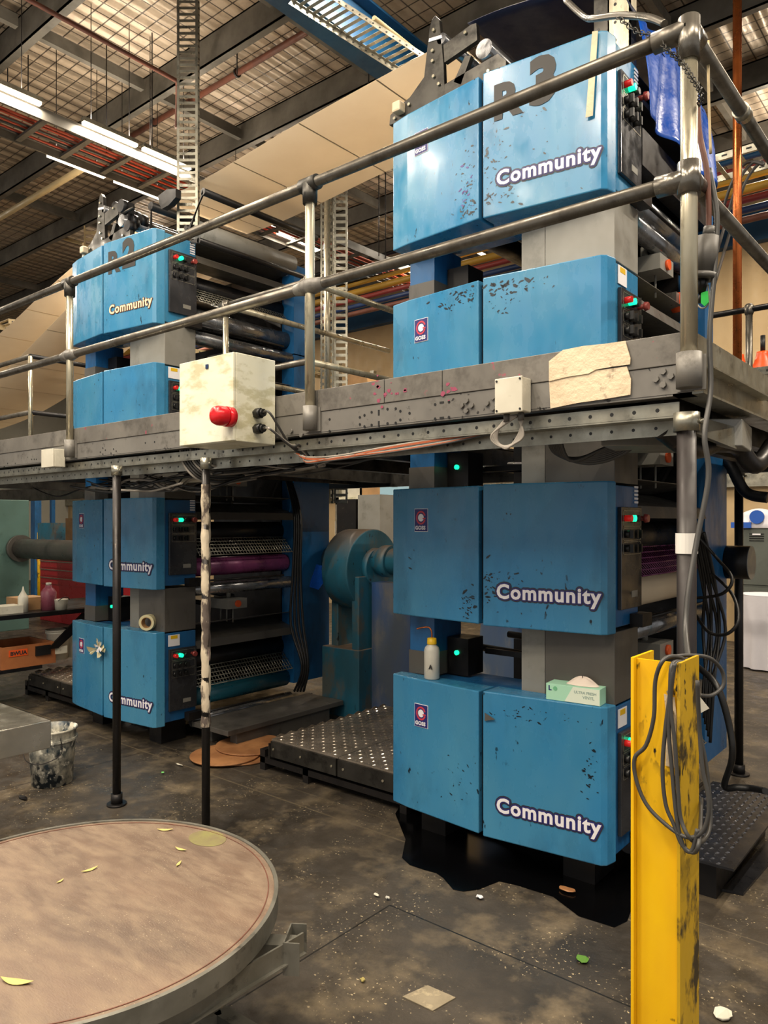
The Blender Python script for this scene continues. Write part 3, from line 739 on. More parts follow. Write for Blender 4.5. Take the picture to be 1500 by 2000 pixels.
# ---------------- mezzanine ----------------
YM = 2.44; XE = -.76; XL = -12.5
mz = thing('mezzanine_platform', 'grey steel mezzanine walkway running in front of both press towers', 'platform', (-3, YM, 2.1))
part('deck_plate', MB().box((XL, YM+.01, 2.2), (XE-.01, 3.05, 2.215)).box((-1.26, 3.05, 2.2), (XE-.01, 5.8, 2.215))
     .box((-3.43, 3.05, 2.2), (-2.65, 5.8, 2.215)).box((-4.84, 3.05, 2.2), (-4.26, 5.8, 2.215)).box((-12.5, 3.05, 2.2), (-6.2, 3.2, 2.215)).box((XL, 5.2, 2.2), (1.2, 6.0, 2.215)), GREYP, mz)
xs = [XL, -7.4, -4.55, -2.42, -2.02, -1.72, XE]
for a, b in zip(xs, xs[1:]): part('toe_board', MB().box((a+.002, YM-.006, 2.205), (b-.002, YM+.004, 2.305)), TOE, mz, bevel=.002)
part('edge_beam', MB().box((XL, YM-.002, 2.112), (XE, YM+.008, 2.203)).box((XL, YM, 2.105), (XE, YM+.06, 2.113)), BEAM, mz)
st = part('slotted_channel', MB().box((XL, YM+.03, 2.045), (XE-.05, YM+.036, 2.09)).box((XL, YM+.03, 2.04), (XE-.05, YM+.1, 2.046)).box((XL, YM+.1, 1.99), (XE-.05, YM+.106, 2.045)), GALV, mz)
hm = MB()
for i in range(150): hm.cyl((XE-.12-i*.078, YM+.0295, 2.068), (XE-.12-i*.078, YM+.031, 2.068), .007, n=8).cyl((XE-.15-i*.078, YM+.0995, 2.018), (XE-.15-i*.078, YM+.1015, 2.018), .006, n=8)
part('hole_row', hm, BLACK, st, kind='stuff')
bo = MB(); ho = MB(); bs_ = MB()
def hole(u, v, r=.006, w_=0):
    q = P(u, v, Y=YM-.002)
    if w_: ho.box((q.x-w_, YM-.0035, q.z-r), (q.x+w_, YM-.001, q.z+r))
    else: ho.cyl((q.x, YM-.0035, q.z), (q.x, YM-.001, q.z), r, n=8)
for u, v in ((703,815),(712,811),(726,805),(703,829),(712,833),(726,830),(757,799),(773,798),(782,803),(757,827),(773,826),(782,820),(644,819),(644,842),(850,790),(877,785),(850,818),(877,815),(800,807)): hole(u, v)
hole(740, 806, .012, .004); hole(740, 828, .012, .004); hole(863, 786, .004, .01); hole(863, 816, .004, .01)
for cx, cy in ((201,881),(222,883),(83,903)):
    for dx, dy in ((0,-6),(0,6),(-5,2),(5,-2)): hole(cx+dx, cy+dy, .005)
for u, v in ((15,905),(20,918),(8,911),(30,905),(35,915),(62,897),(67,897),(71,897),(62,914),(67,914),(71,914),(284,865),(302,863),(284,884),(302,882)): hole(u, v, .005)
part('bolt_hole', ho, BLACK, mz, kind='stuff')
for u, v in ((903,792),(912,783),(922,792),(912,802),(952,788),(964,776),(964,797),(974,785),(1282,741),(1296,726),(1311,735),(1296,752),(560,858),(570,842),(590,850),(600,838)):
    q = P(u, v, Y=YM-.002); bo.cyl((q.x, YM-.012, q.z), (q.x, YM-.001, q.z), .011, n=6)
part('bolt', bo, BEAM, mz, kind='stuff')
sm = MB(); R3_ = random.Random(5)
for cx, cy, n_, sp in ((755,768,16,24), (880,762,6,12)):
    for k in range(n_):
        q = P(cx+R3_.gauss(0, sp*.6), cy+R3_.gauss(0, 11), Y=YM-.008); r0 = R3_.uniform(.004, .014); a0 = R3_.uniform(0, 3)
        sm.slab([(q.x+r0*R3_.uniform(.5,1.3)*math.cos(a0+j*1.05), YM-.0065, q.z+r0*R3_.uniform(.4,1)*math.sin(a0+j*1.05)) for j in range(6)], (0, -.0004, 0))
part('ink_smear', sm, mat('dull magenta ink', '#8c3b55', .6), mz, 'magenta ink smears')
# side edge of the deck at the right
part('edge_beam', MB().box((XE-.004, YM, 2.112), (XE+.006, 6.0, 2.20)).box((XE-.06, YM, 2.105), (XE+.035, 6.0, 2.112)), GALV, mz)
part('toe_board', MB().box((XE-.004, YM+.04, 2.205), (XE+.004, 3.36, 2.305)), GALV, mz)
part('toe_board', MB().box((XE-.004, 3.363, 2.205), (XE+.004, 6.0, 2.305)), GALV, mz)
part('flange_angle', MB().box((XE, YM+.05, 2.19), (XE+.05, 3.3, 2.196)).box((XE+.0, YM+.05, 2.17), (XE+.004, 3.3, 2.2)), GALV, mz)
cb = MB()
for xx in (-.95, -1.2, -2.7, -3.4, -4.3, -4.7, -6.4, -8): cb.box((xx, YM+.12, 2.05), (xx+.06, 5.8, 2.19))
cb.box((XL, 3.0, 2.05), (XE-.1, 3.06, 2.19))
cb.box((XL, 5.2, 2.02), (1.2, 5.26, 2.19))
part('cross_beam', cb, IRON, mz)
# supports
def pole(x, y, r, zt, label, m_=STEELD, base=True):
    t = thing('support_post', label, 'post', (x, y, 0))
    part('tube', MB().cyl((x, y, .01), (x, y, zt), r, n=20), m_, t)
    part('collar', MB().cyl((x, y, zt-.06), (x, y, zt+.0), r*1.35, n=20).cyl((x+r*1.2, y-.0, zt-.03), (x+r*1.8, y, zt-.03), .008, n=8), GALV, t)
    if base: part('foot_flange', MB().cyl((x, y, 0), (x, y, .012), r*2.4, n=24).cyl((x, y, .012), (x, y, .07), r*1.4, n=20), STEELD, t)
    return t
q = P(228, 1572, Z=0); pole(q.x, q.y, .024, 2.04, 'slim dark support post standing in front of the left press tower')
t = pole(-3.25, YM+.0, .022, 2.04, 'slim support post wrapped in peeling white tape behind the round table')
def wrap(u, v): 
    z = .62+1.28*v; r = .0245+.002*math.sin(40*v+3*u)+.0015*math.sin(90*v); a = 2*math.pi*u
    return Vector((-3.25+r*math.cos(a), YM+r*math.sin(a), z))
WRAP = mat('peeling taped wrap', '#d3c6ad', .55, 0, '#b7a890', 9, '#4a3f3a', 7, .5, .56, .95, (1,1,.5), '#7d4a5d', 12, .64, .4, 30)
part('tape_wrap', MB().grid(wrap, 16, 60), WRAP, t, 'peeling white tape wrap')
t = pole(P(1341, 900, Y=YM+.02).x, YM+.02, .03, 2.05, 'thick brown steel support post behind the yellow bollard', mat('brown steel post', '#1a1513', .5, .1, '#231b1b', 8, '#231e1c', 14, .55, .7))
xx = t.location.x
part('tape_patch', MB().ring((xx, YM+.02, 1.60), (xx, YM+.02, 1.665), .034, .03, 20), mat('blue specked white tape', '#dddad4', .5, spots='#2f6fb0', ss=30, slo=.55), t, 'white taped patch with blue marks')
q = P(1443, 1512, Z=0); pole(q.x, q.y, .028, 2.04, 'dark support post beyond the right tower near the lockers', SOOT)

# ---------------- guard rails ----------------
def rail_end(m, p, d, r):  pass
gr = thing('guard_railing', 'tubular guard railing along the front and right end of the mezzanine', 'railing', (XE, YM, 2.3))
yr = YM-.0; zt, zm = 3.242, 2.775; r = .024
posts = [(-7.3, .022), (-4.63, .022), (-2.44, .022), (XE, .026)]
for x, rr in posts:
    p = part('post', MB().cyl((x, yr-.03, 2.14), (x, yr-.03, zt), rr, n=20), RAILB, gr)
    part('socket', MB().cyl((x, yr-.03, 2.12), (x, yr-.03, 2.23), rr*1.5, n=20).box((x-.045, yr-.01, 2.115), (x+.045, yr-.004, 2.225)), BEAM, p)
part('top_rail', MB().cyl((XL, yr-.03, zt), (XE, yr-.03, zt), r, n=20), RAIL, gr)
part('middle_rail', MB().cyl((XL, yr-.03, zm), (XE, yr-.03, zm), r, n=20), RAIL, gr)
part('top_rail', MB().cyl((XE, yr-.03, zt), (XE, 6.0, zt), r, n=20), RAIL, gr, 'darker rail along the end')
part('middle_rail', MB().cyl((XE, yr-.03, zm), (XE, 6.0, zm), r, n=20), RAIL, gr)
for x, rr in posts[:-1]:
    part('fitting', MB().cyl((x-.05, yr-.03, zt), (x+.05, yr-.03, zt), .034, n=20).cyl((x, yr-.03, zt-.09), (x, yr-.03, zt), .033, .036, n=20), IRON, gr)
    part('fitting', MB().cyl((x-.09, yr-.03, zm), (x+0, yr-.03, zm), .026, .04, n=20).cyl((x, yr-.03, zm), (x+.09, yr-.03, zm), .04, .026, n=20), BEAM, gr)
part('fitting', MB().cyl((XE-.11, yr-.03, zt), (XE, yr-.03, zt), .033, n=20).cyl((XE, yr-.03, zt-.1), (XE, yr-.03, zt+.035), .033, n=20).cyl((XE, yr-.03, zt), (XE, yr+.05, zt), .033, n=20), RAIL, gr)
part('fitting', MB().cyl((XE-.1, yr-.03, zm), (XE, yr-.03, zm), .033, n=20).cyl((XE, yr-.03, zm-.05), (XE, yr-.03, zm+.05), .035, n=20).cyl((XE, yr-.03, zm), (XE, yr+.06, zm), .033, n=20), RAIL, gr)
part('fitting', MB().cyl((XE, 3.0, zt), (XE, 3.06, zt), .03, n=20), GALV, gr)
# inner railing between the towers
ir = thing('guard_railing', 'smaller tubular railing around the opening between the two press towers', 'railing', (-3.8, 3.37, 2.2))
for x, y in ((-4.26, 3.37), (-3.43, 3.37), (-3.43, 5.2)): part('post', MB().cyl((x, y, 2.2), (x, y, 3.24), .021, n=16), RAILB, ir)
for z in (3.24, 2.73):
    part('rail', MB().cyl((-4.26, 3.37, z), (-3.43, 3.37, z), .021, n=16), RAIL, ir)
    part('rail', MB().cyl((-4.26, 3.37, z), (-4.26, 5.2, z), .021, n=16), RAILB, ir)
    part('rail', MB().cyl((-3.43, 3.37, z), (-3.43, 5.2, z), .021, n=16), RAILB, ir)
for x in (-4.26, -3.43): part('fitting', MB().cyl((x, 3.37, 3.16), (x, 3.37, 3.27), .029, n=16).cyl((x-.05, 3.37, 3.24), (x+.05, 3.37, 3.24), .028, n=16), RAIL, ir)
lr = thing('guard_railing', 'dark tubular railing behind the front one at far left', 'railing', (-6.95, 3.24, 2.2))
for x, y in ((-6.95, 3.24), (-9.3, 3.24), (-6.95, 5.4)): part('post', MB().cyl((x, y, 2.2), (x, y, 3.24), .021, n=16), RAILB if y < 4 else RAIL, lr)
for z in (3.24, 2.72):
    part('rail', MB().cyl((-11, 3.24, z), (-6.95, 3.24, z), .022, n=16), RAIL, lr)
    part('rail', MB().cyl((-6.95, 3.24, z), (-6.95, 5.4, z), .022, n=16), SOOT, lr)
br_ = thing('guard_railing', 'dark railing across the far end of the side walkway beyond the power socket', 'railing', (-1.4, 5.85, 2.2))
part('post', MB().cyl((P(1463,650,Y=5.85).x, 5.85, 2.2), (P(1463,650,Y=5.85).x, 5.85, 3.24), .024, n=16), RAIL, br_)
part('rail', MB().cyl((-3.2, 5.85, 3.24), (1.2, 5.85, 3.24), .022, n=16), SOOT, br_)
part('rail', MB().cyl((-3.2, 5.85, 2.72), (1.2, 5.85, 2.72), .022, n=16), SOOT, br_)
part('fitting', MB().lathe((P(1463,650,Y=5.85).x, 5.85, 3.2), [(.026,0),(.034,.02),(.034,.06),(.02,.08)], 16), RAIL, br_)

# enclosure with red beacon
ex0, ex1, ey0, ey1, ez0, ez1 = -3.1, -2.69, 2.17, 2.425, 2.07, 2.475
en = thing('control_enclosure', 'scuffed cream steel enclosure with red beacon hung on the mezzanine edge', 'electrical box', (-2.9, 2.3, 2.07))
part('box_body', MB().box((ex0, ey0+.018, ez0), (ex1, ey1, ez1)), CREAM, en, bevel=.004)
dr = part('door', MB().box((ex0, ey0, ez0+.002), (ex1, ey0+.0165, ez1-.002)), CREAM, en, bevel=.003)
part('latch', MB().cyl((P(405,716,Y=ey0).x, ey0, P(405,716,Y=ey0).z), (P(405,716,Y=ey0).x, ey0-.004, P(405,716,Y=ey0).z), .014, n=4), NAVY, dr)
bx, bz = P(452, 815, Y=ey0).x, P(452, 815, Y=ey0).z
bc = part('beacon', MB().cyl((bx, ey0, bz), (bx, ey0-.035, bz), .046, n=24), RED, en, 'red warning beacon')
part('beacon_lens', MB().lathe((bx, ey0-.035, bz), [(.043,0),(.045,.01),(.045,.04),(.038,.06),(.022,.07),(.001,.072)], 24, Matrix.Rotation(math.pi/2, 3, 'X').to_4x4()), RED, bc)
for v_ in (808, 838):
    q = P(500, v_, X=ex1); part('cable_gland', MB().cyl(q, q+Vector((.04,0,0)), .024, n=6).cyl(q+Vector((.04,0,0)), q+Vector((.055,0,0)), .018, n=12), BLACK, en)
# cables out of the enclosure
def bundle(name, label, strands):
    t = thing(name, label, 'cables', strands[0][0][0])
    for pts, r_, m_ in strands: part('cable', MB().tube(pts, r_, 6, 6), m_, t)
    return t
S = []
g1 = P(500, 808, X=ex1)+Vector((.05,0,0)); g2 = P(500, 838, X=ex1)+Vector((.05,0,0))
for i in range(4):
    g = g1 if i < 2 else g2
    S.append(([g, g+Vector((.06,-.01,-.01)), P(560+i*3, 860+i*4, Y=YM-.03), P(578+i*3, 880-i*3, Y=YM+.03), P(620, 905+i*3, Y=YM+.12)], .006, CABLE if i != 2 else CABL))
bundle('cable_bundle', 'grey cables looping out of the glands of the cream enclosure', S)
S = []
for i in range(7):
    z = 1.985-.012*i
    S.append(([P(575+i*4, 885+i, Y=YM+.02), P(600, 893+2*i, Y=YM+.02), P(660, 890+i*1.5+4*math.sin(i), Y=YM+.03), P(760, 872+i*2, Y=YM+.03), P(860, 856+2*i, Y=YM+.04), P(960, 842+i, Y=YM+.06), P(1060, 838, Y=YM+.1)], .0045, [CABL, CABO, CABO, CABLE, CABL, CABO, CABLE][i]))
bundle('cable_bundle', 'orange and grey cables tied along the slotted channel under the deck', S)
S = []
for i in range(9):
    S.append(([P(352+i*5, 872, Y=2.5), P(358+i*5, 905-i, Y=2.5), P(385+i*5, 935-i*3, Y=2.55), P(430+i*6, 945-i*5, Y=2.7), P(500+i*8, 935-i*5, Y=3.0)], .007, CABLE if i % 4 else CABL))
bundle('cable_bundle', 'thick curved cable bundle sweeping beneath the cream enclosure', S)
S = []
for i in range(8):
    S.append(([P(1070+i*3, 850-i, Y=2.75), P(1085+i*4, 885+i*2, Y=2.8), P(1150+i*4, 905-i*4, Y=2.85), P(1220+i*3, 885-i*5, Y=2.85), P(1272+i*2, 835-i*2, Y=2.8)], .008, CABLE))
bundle('cable_bundle', 'dark looping cables hanging under the deck above the right tower', S)
S = []
for i in range(6):
    S.append(([P(995+i*3, 812, Y=YM-.03), P(975-i*3, 835+i*3, Y=YM-.03), P(972+i, 862+i*2, Y=YM-.02), P(990+i*3, 876-i*2, Y=YM-.02), P(1012+i*2, 850, Y=YM-.02), P(1022-i*2, 815, Y=YM-.03)], .0045, CABL))
bundle('cable_bundle', 'coil of pale cables hanging below the small white junction box', S)
S = []
for i in range(26):
    u0 = R.uniform(0, 700); ln_ = R.uniform(120, 320); y = R.uniform(2.56, 2.98); v = 962-.17*u0/2+R.uniform(-18, 14)
    S.append(([P(u0, v, Y=y), P(u0+ln_*.3, v+R.uniform(0, 18), Y=y), P(u0+ln_*.6, v+R.uniform(-14, 14)-ln_*.04, Y=y+.1), P(u0+ln_, v-ln_*.09, Y=y)], R.uniform(.004, .009), R.choice([CABLE, BLACK, BLACK, CABL])))
bundle('cable_bundle', 'tangle of black and grey cables strung under the mezzanine deck at left', S)
# junction boxes and beige sheet
t = thing('junction_box', 'white plastic junction box on the deck edge above the pale cable coil', 'electrical box', (-1.38, 2.4, 2.1))
part('box_body', MB().box((-1.435, 2.375, 2.098), (-1.325, 2.434, 2.222)), PVC, t, bevel=.004)
part('lid', MB().box((-1.437, 2.365, 2.096), (-1.323, 2.374, 2.224)), PVC, t, bevel=.003)
m = MB()
for dx in (-.048, .048):
    for dz in (-.054, .054): m.cyl((-1.38+dx, 2.365, 2.16+dz), (-1.38+dx, 2.362, 2.16+dz), .004, n=8)
part('screw', m, BLACK, t)
for dx in (-.03, .03): part('cable_gland', MB().cyl((-1.38+dx, 2.405, 2.097), (-1.38+dx, 2.405, 2.07), .012, n=8), GREYP, t)
q0, q1 = P(95, 880, Y=2.4), P(118, 912, Y=2.4)
t = thing('junction_box', 'white junction box on the deck edge at far left', 'electrical box', q0)
part('box_body', MB().box((q0.x, 2.36, q1.z), (q1.x, 2.434, q0.z)), PVC, t, bevel=.004)
part('lid', MB().box((q0.x-.001, 2.35, q1.z-.001), (q1.x+.001, 2.359, q0.z+.001)), PVC, t, bevel=.003)
def sheet(pts, Y, th=.004): return MB().slab([P(u, v, Y=Y) for u, v in pts], (0, -th, 0))
bs = thing('tape_sheet', 'torn beige sheet taped over the deck edge beside the corner post', 'sheet', P(1150, 740, Y=2.43))
part('upper_sheet', sheet([(1073,706),(1100,684),(1140,676),(1180,672),(1222,666),(1226,680),(1232,700),(1231,712),(1200,716),(1165,722),(1150,730),(1110,736),(1073,745)], YM-.010), BEIGE, bs)
part('lower_sheet', sheet([(1073,737),(1110,728),(1180,722),(1225,716),(1233,741),(1232,771),(1180,780),(1130,787),(1076,798)], YM-.006), BEIGE, bs)
single('red_strap', MB().slab([P(22,928,Y=2.55), P(120,908,Y=2.55), P(122,918,Y=2.55), P(40,938,Y=2.55)], (0,.02,0)), RED, 'red strip lying on the slotted channel under the deck at far left', 'strap')
# fittings beneath the deck
t = thing('tube_light', 'unlit twin tube light fitting hung under the deck in front of the left tower', 'ceiling lamp', P(360, 940, Y=3.0))
qa, qb = P(322, 932, Y=2.9), P(440, 938, Y=2.9)
part('housing', MB().box((qa.x, 2.88, qa.z-.0), (qb.x, 2.96, qa.z+.05)), PVC, t, bevel=.004)
part('tube', MB().cyl((qa.x, 2.92, qa.z-.025), (qb.x, 2.92, qa.z-.025), .02, n=14), DIFF, t)
t = thing('grey_housing', 'pale grey sheet metal housing slung under the deck corner', 'machine part', P(1330, 850, Y=3.0))
qa = P(1222, 860, Y=2.75)
part('housing_body', MB().slab([(-1.14,2.62,1.98),(-.74,2.95,1.98),(-.78,3.25,1.98),(-1.2,2.95,1.98)], (0,0,.1)), GREYL, t, bevel=.004)
cg = thing('flexible_conduit', 'grey flexible conduit tucked under the deck side beam', 'conduit', (-.85, 2.6, 2.0))
part('conduit_tube', MB().tube([(-.9,2.55,2.02),(-.86,2.75,1.96),(-.84,3.0,2.0),(-.82,3.2,2.0),(-.78,3.3,1.93),(-.76,3.5,2.03)], .035, 12), STEELD, cg)
part('end_channel', MB().slab([(-.83,2.6,2.07),(-.8,2.62,2.0),(-.76,2.95,1.97),(-.76,2.95,2.05)], (-.02,0,0)), GALV, cg)

# hanging socket, cable, chain
hs = thing('hanging_socket', 'grey industrial socket hanging on an orange cable beside the corner post', 'power socket', P(1378, 500, Y=2.5))
def H(u, v, y=2.5): return P(u, v, Y=y)
part('cord', MB().tube([H(1362,200), H(1366,260), H(1380,330), H(1384,400), H(1384,455)], .009, 8), RUST, hs, 'brown orange cord')
b0, b1 = H(1383,462), H(1373,535)
part('socket_body', MB().cyl(b0, b1, .034, .038, n=8).cyl(b1, b1+(b1-b0).normalized()*.018, .044, n=20).cyl(b0, b0-(b1-b0).normalized()*.03, .018, n=12), GREYP, hs)
part('strain_ring', MB().tube([H(1374,470), H(1376,452), H(1388,448), H(1396,458), H(1395,475)], .004, 6), SOOT, hs)
part('plug', MB().cyl(b1, H(1368,572), .022, .015, n=14).cyl(H(1368,572), H(1366,592), .006, n=8), BLACK, hs)
part('green_tag', MB().slab([H(1369,572,2.49), H(1382,568,2.49), H(1384,590,2.49), H(1376,598,2.49), H(1369,592,2.49)], (0,.004,0)), YGRN, hs, 'fluorescent green tag')
part('tag_holder', MB().tube([H(1357,552), H(1358,585), H(1370,602), H(1384,592), H(1383,556)], .0025, 6), CABL, hs)
ch = thing('chain', 'dark steel chain looped around the railing corner', 'chain', H(1300, 90, 2.42))
cp_ = catmull([H(1205,32,2.6), H(1245,62,2.5), H(1285,72,2.45), H(1300,95,2.36), H(1330,120,2.37), H(1350,150,2.37), H(1368,180,2.38), H(1366,205,2.40)], 7)
m = MB()
for i in range(len(cp_)-1):
    a, b = cp_[i], cp_[i+1]; d = (b-a).normalized(); s_ = (Vector((0,0,1)).cross(d).normalized() if i % 2 else d.cross(Vector((0,0,1)).cross(d).normalized()))*.007
    e = d*.006
    m.tube([a-e, a+s_*1, (a+b)/2+s_*1.1, b+e, (a+b)/2-s_*1.1, a-s_*1, a-e], .002, 5, 2)
part('chain_links', m, IRON, ch)
single('hose', MB().tube([H(1105,0,2.9), H(1140,32,2.8), H(1160,36,2.7), H(1210,30,2.6), H(1265,34,2.5), H(1298,46,2.45)], .012, 8), RAIL, 'grey flexible hose reaching from the steel upright to the railing corner', 'hose')
single('rope', MB().tube([H(1383,80,2.6), H(1384,180,2.6), H(1388,300,2.6)], .005, 6), CREAMPIPE, 'thin pale rope hanging beside the corner post', 'rope')
# long grey cable dropping to the bollard
single('power_cable', MB().tube([H(1385,330,2.52), H(1400,420,2.52), H(1396,520,2.5), H(1386,650,2.46), H(1388,760,2.44), H(1376,850,2.38), H(1384,930,2.38), H(1362,1050,2.35), H(1345,1150,2.3), H(1339,1230,2.25), H(1345,1290,2.12)], .0085, 8), CABLE, 'long grey power cable dropping past the corner post to the yellow bollard', 'cable')
S = []
for k, (du, y) in enumerate(((0, 6.2), (14, 6.3), (-12, 6.2))):
    S.append(([P(1380+du, 560, Y=5.5), P(1410+du, 460, Y=y), P(1440+du, 360, Y=y), P(1470+du, 318, Y=y), P(1492, 322, Y=y)], .012, CABLE))
bundle('cable_bundle', 'grey cables curving over the coloured service pipes at the right', S)
S = []
for k in range(6):
    S.append(([P(1345+k*6, 1000+k*8, Y=3.9), P(1370+k*5, 1130, Y=4.0), P(1385+k*8-20*(k%2), 1230, Y=4.1), P(1375+k*4, 1330, Y=4.0), P(1372+3*k, 1390+k*12, Y=4.0)], .009, BLACK))
S.append(([P(1365,1050,Y=3.9), P(1400,1090,Y=3.9), P(1430,1130,Y=3.8), P(1410,1160,Y=3.8), P(1360,1168,Y=3.9)], .008, BLACK))
S.append(([P(1358,1200,Y=3.9), P(1385,1235,Y=3.8), P(1420,1238,Y=3.7), P(1442,1210,Y=3.7), P(1430,1160,Y=3.8), P(1390,1120,Y=3.9)], .008, BLACK))
S.append(([P(1360,1300,Y=3.9), P(1400,1340,Y=3.8), P(1425,1420,Y=3.8), P(1430,1480,Y=3.8), P(1415,1535,Y=3.9), P(1440,1538,Y=3.9), P(1470,1540,Y=3.9), P(1495,1545,Y=3.8)], .016, BLACK))
bundle('cable_bundle', 'black cables drooping between the right tower drive frame and floor', S)
S = [([P(560+k*3, 940, Y=4.5), P(575+k*4, 1010, Y=4.4), P(572+5*k, 1120, Y=4.4), P(568+8*k, 1220, Y=4.4), P(590+4*k, 1300, Y=4.4), P(575+6*k, 1350, Y=4.45)], .011, BLACK) for k in range(4)]
bundle('cable_bundle', 'black cables drooping down the drive side of the left tower', S)
single('hose', MB().tube([P(1385,905,Y=5.2), P(1420,900,Y=5), P(1455,960,Y=5), P(1500,972,Y=5)], .035, 10), BLACK, 'thick black hose hanging at the right below the deck', 'hose')

# ---------------- drive motor, gearbox ----------------
t = thing('drive_motor', 'black cylindrical drive motor jutting from the right tower drive frame', 'motor', (-1.3, 5.03, 1.45))
zc = P(1425, 1098, Y=5.05).z
part('motor_body', MB().cyl((-1.36, 5.06, zc), (-1.22, 5.06, zc), .105, n=32), SOOT, t)
part('end_cap', MB().cyl((-1.22, 5.06, zc), (-1.215, 5.06, zc), .105, n=32), GREYL, t, 'pale grey end disc')
gx = -4.02
gb = thing('drive_gearbox', 'round blue drive gearbox on a worn pedestal between the towers', 'gearbox', (gx, 5.1, 0))
gc = P(700, 1112, Y=5.0)
part('housing', MB().cyl((gc.x-.16, 5.05, gc.z), (gc.x+.14, 5.05, gc.z), .36, n=40), TEAL, gb, bevel=.01)
part('flange', MB().cyl((gc.x+.14, 5.05, gc.z+.02), (gc.x+.2, 5.05, gc.z+.02), .17, n=28), TEAL, gb)
part('pedestal', MB().prism([(gc.x-.2, 4.86), (gc.x-.12, 4.86), (gc.x-.12, 5.3), (gc.x-.2, 5.3)], .0, gc.z-.05).prism([(gc.x+.1, 4.8), (gc.x+.18, 4.8), (gc.x+.18, 5.3), (gc.x+.1, 5.3)], 0, gc.z-.05), TEAL, gb, bevel=.008)
part('pedestal_base', MB().box((gc.x-.24, 4.78, 0), (gc.x+.2, 5.35, .6)), TEAL, gb, bevel=.008)
part('back_plate', MB().box((gc.x+.2, 4.95, 0), (gc.x+1.0, 5.1, gc.z-.1)), mat('scratched blue grey sheet', '#5b6470', .45, .2, '#3b5d92', 2.2, '#8d8474', 3, .5, .7, .9, (1,1,.4)), gb)
sh = thing('line_shaft', 'rusty teal line shaft running between the towers on the drive side', 'shaft', (-3, 5.05, gc.z+.1))
part('tube', MB().cyl((-4.85, 5.05, gc.z+.08), (-2.5, 5.05, gc.z+.08), .115, n=28), TEAL, sh)
part('coupling', MB().cyl((gc.x+.26, 5.05, gc.z+.08), (gc.x+.36, 5.05, gc.z+.08), .14, n=24), TEAL, sh)
sh2 = thing('line_shaft', 'grey line shaft joining the teal cabinet and the left tower', 'shaft', P(40, 1070, Y=4.4))
a = P(38, 1071, Y=4.6); part('tube', MB().cyl((a.x, 4.6, a.z), (-6.0, 4.6, a.z), .13, n=28), GREYP, sh2)
part('flange', MB().cyl((a.x, 4.6, a.z), (a.x+.06, 4.6, a.z), .18, n=28), GREYP, sh2)
t = thing('teal_cabinet', 'tall faded teal machine cabinet at the left edge of the photo', 'cabinet', (a.x-.8, 4.4, 0))
part('cabinet_body', MB().box((a.x-1.6, 3.9, .25), (a.x-.02, 4.74, 2.0)), mat('faded teal paint', '#5f7f78', .5, 0, '#557269', 2, '#35443f', 8, .6, .75, .6), t, bevel=.01)
part('cabinet_door', MB().box((a.x-1.5, 3.89, .35), (a.x-.1, 3.899, 1.9)), TEAL, t)
# ---------------- steps and floor objects ----------------
def tread_top(x0, y0, x1, y1, z, m_, parent, name='tread_plate', lug=.05):
    pl_ = part(name, MB().box((x0, y0, z-.012), (x1, y1, z)), m_, parent); m = MB()
    nx = int((x1-x0)/lug); ny = int((y1-y0)/lug)
    for i in range(nx):
        for j in range(ny):
            cx, cy = x0+(i+.5)*lug, y0+(j+.5)*lug; s = 1 if (i+j) % 2 else -1
            a = math.pi/4*s; c, d = math.cos(a)*lug*.36, math.sin(a)*lug*.36; px_, py_ = -math.sin(a)*lug*.09, math.cos(a)*lug*.09
            b = m.b; top = b.verts.new((cx, cy, z+.006))
            vs = [b.verts.new(q) for q in ((cx+c, cy+d, z), (cx+px_, cy+py_, z), (cx-c, cy-d, z), (cx-px_, cy-py_, z))]
            for k in range(4): m._f([vs[k], vs[(k+1)%4], top])
    part('lug_pattern', m, LUG if m_ is TREAD else LUGD, pl_, kind='stuff'); return pl_
def step(off, label):
    t = thing('tread_step', label, 'step platform', (-3.2+off, 3.5, 0))
    x0, x1, y0, y1, z = -3.83+off, -2.62+off, 3.4, 4.62, .23
    tread_top(x0, y0+.02, x0+.62, y1, z, TREAD, t); tread_top(x0+.625, y0+.02, x1, y1, z, TREAD, t)
    part('front_apron', MB().box((x0+.01, y0, .115), (x0+.615, y0+.018, .22)), IRON, t)
    part('front_apron', MB().box((x0+.63, y0, .115), (x1, y0+.018, .22)), IRON, t)
    m = MB()
    for xx in (x0+.04, x0+.3, x0+.58, x0+.68, x0+1.0): m.cyl((xx, y0-.006, .17), (xx, y0, .17), .008, n=8)
    part('bolt', m, RAILB, t)
    part('side_apron', MB().box((x0-.012, y0, .1), (x0, y1, .2)), IRON, t)
    m = MB()
    for i in range(12): m.slab([(x0-.004, y0+.05+i*.1, z), (x0-.004, y0+.15+i*.1, z), (x0-.004, y0+.1+i*.1, z+.016)], (.003, 0, 0))
    part('toothed_edge', m, TREAD, t)
    part('base_frame', MB().box((x0-.12, y0+.02, .05), (x1, y0+.06, .09)).box((x0-.12, y0+.02, .0), (x0-.07, y1, .14)).box((x0+.3, y0+.02, 0), (x0+.35, y1, .09)).box((x1-.1, y0+.02, 0), (x1-.05, y1, .09)), STEELD, t)
    return t
step(0, 'diamond plate step platform between the two press towers')
step(-3.5, 'diamond plate step platform left of the left press tower')
t = thing('tread_step', 'black chequer plate step to the right of the right tower behind the bollard', 'step platform', (-1.1, 4, 0))
tread_top(-1.3, 3.45, -.95, 4.55, .2, TREADD, t, lug=.035)
part('step_frame', MB().box((-1.28, 3.55, 0), (-1.0, 4.45, .187)), SOOT, t)
part('lip', MB().box((-.95, 3.45, .19), (-.9, 4.3, .2)), TREADD, t)
q = [P(1410,1742,Z=0), P(1452,1750,Z=0), P(1515,1675,Z=0), P(1505,1640,Z=0)]
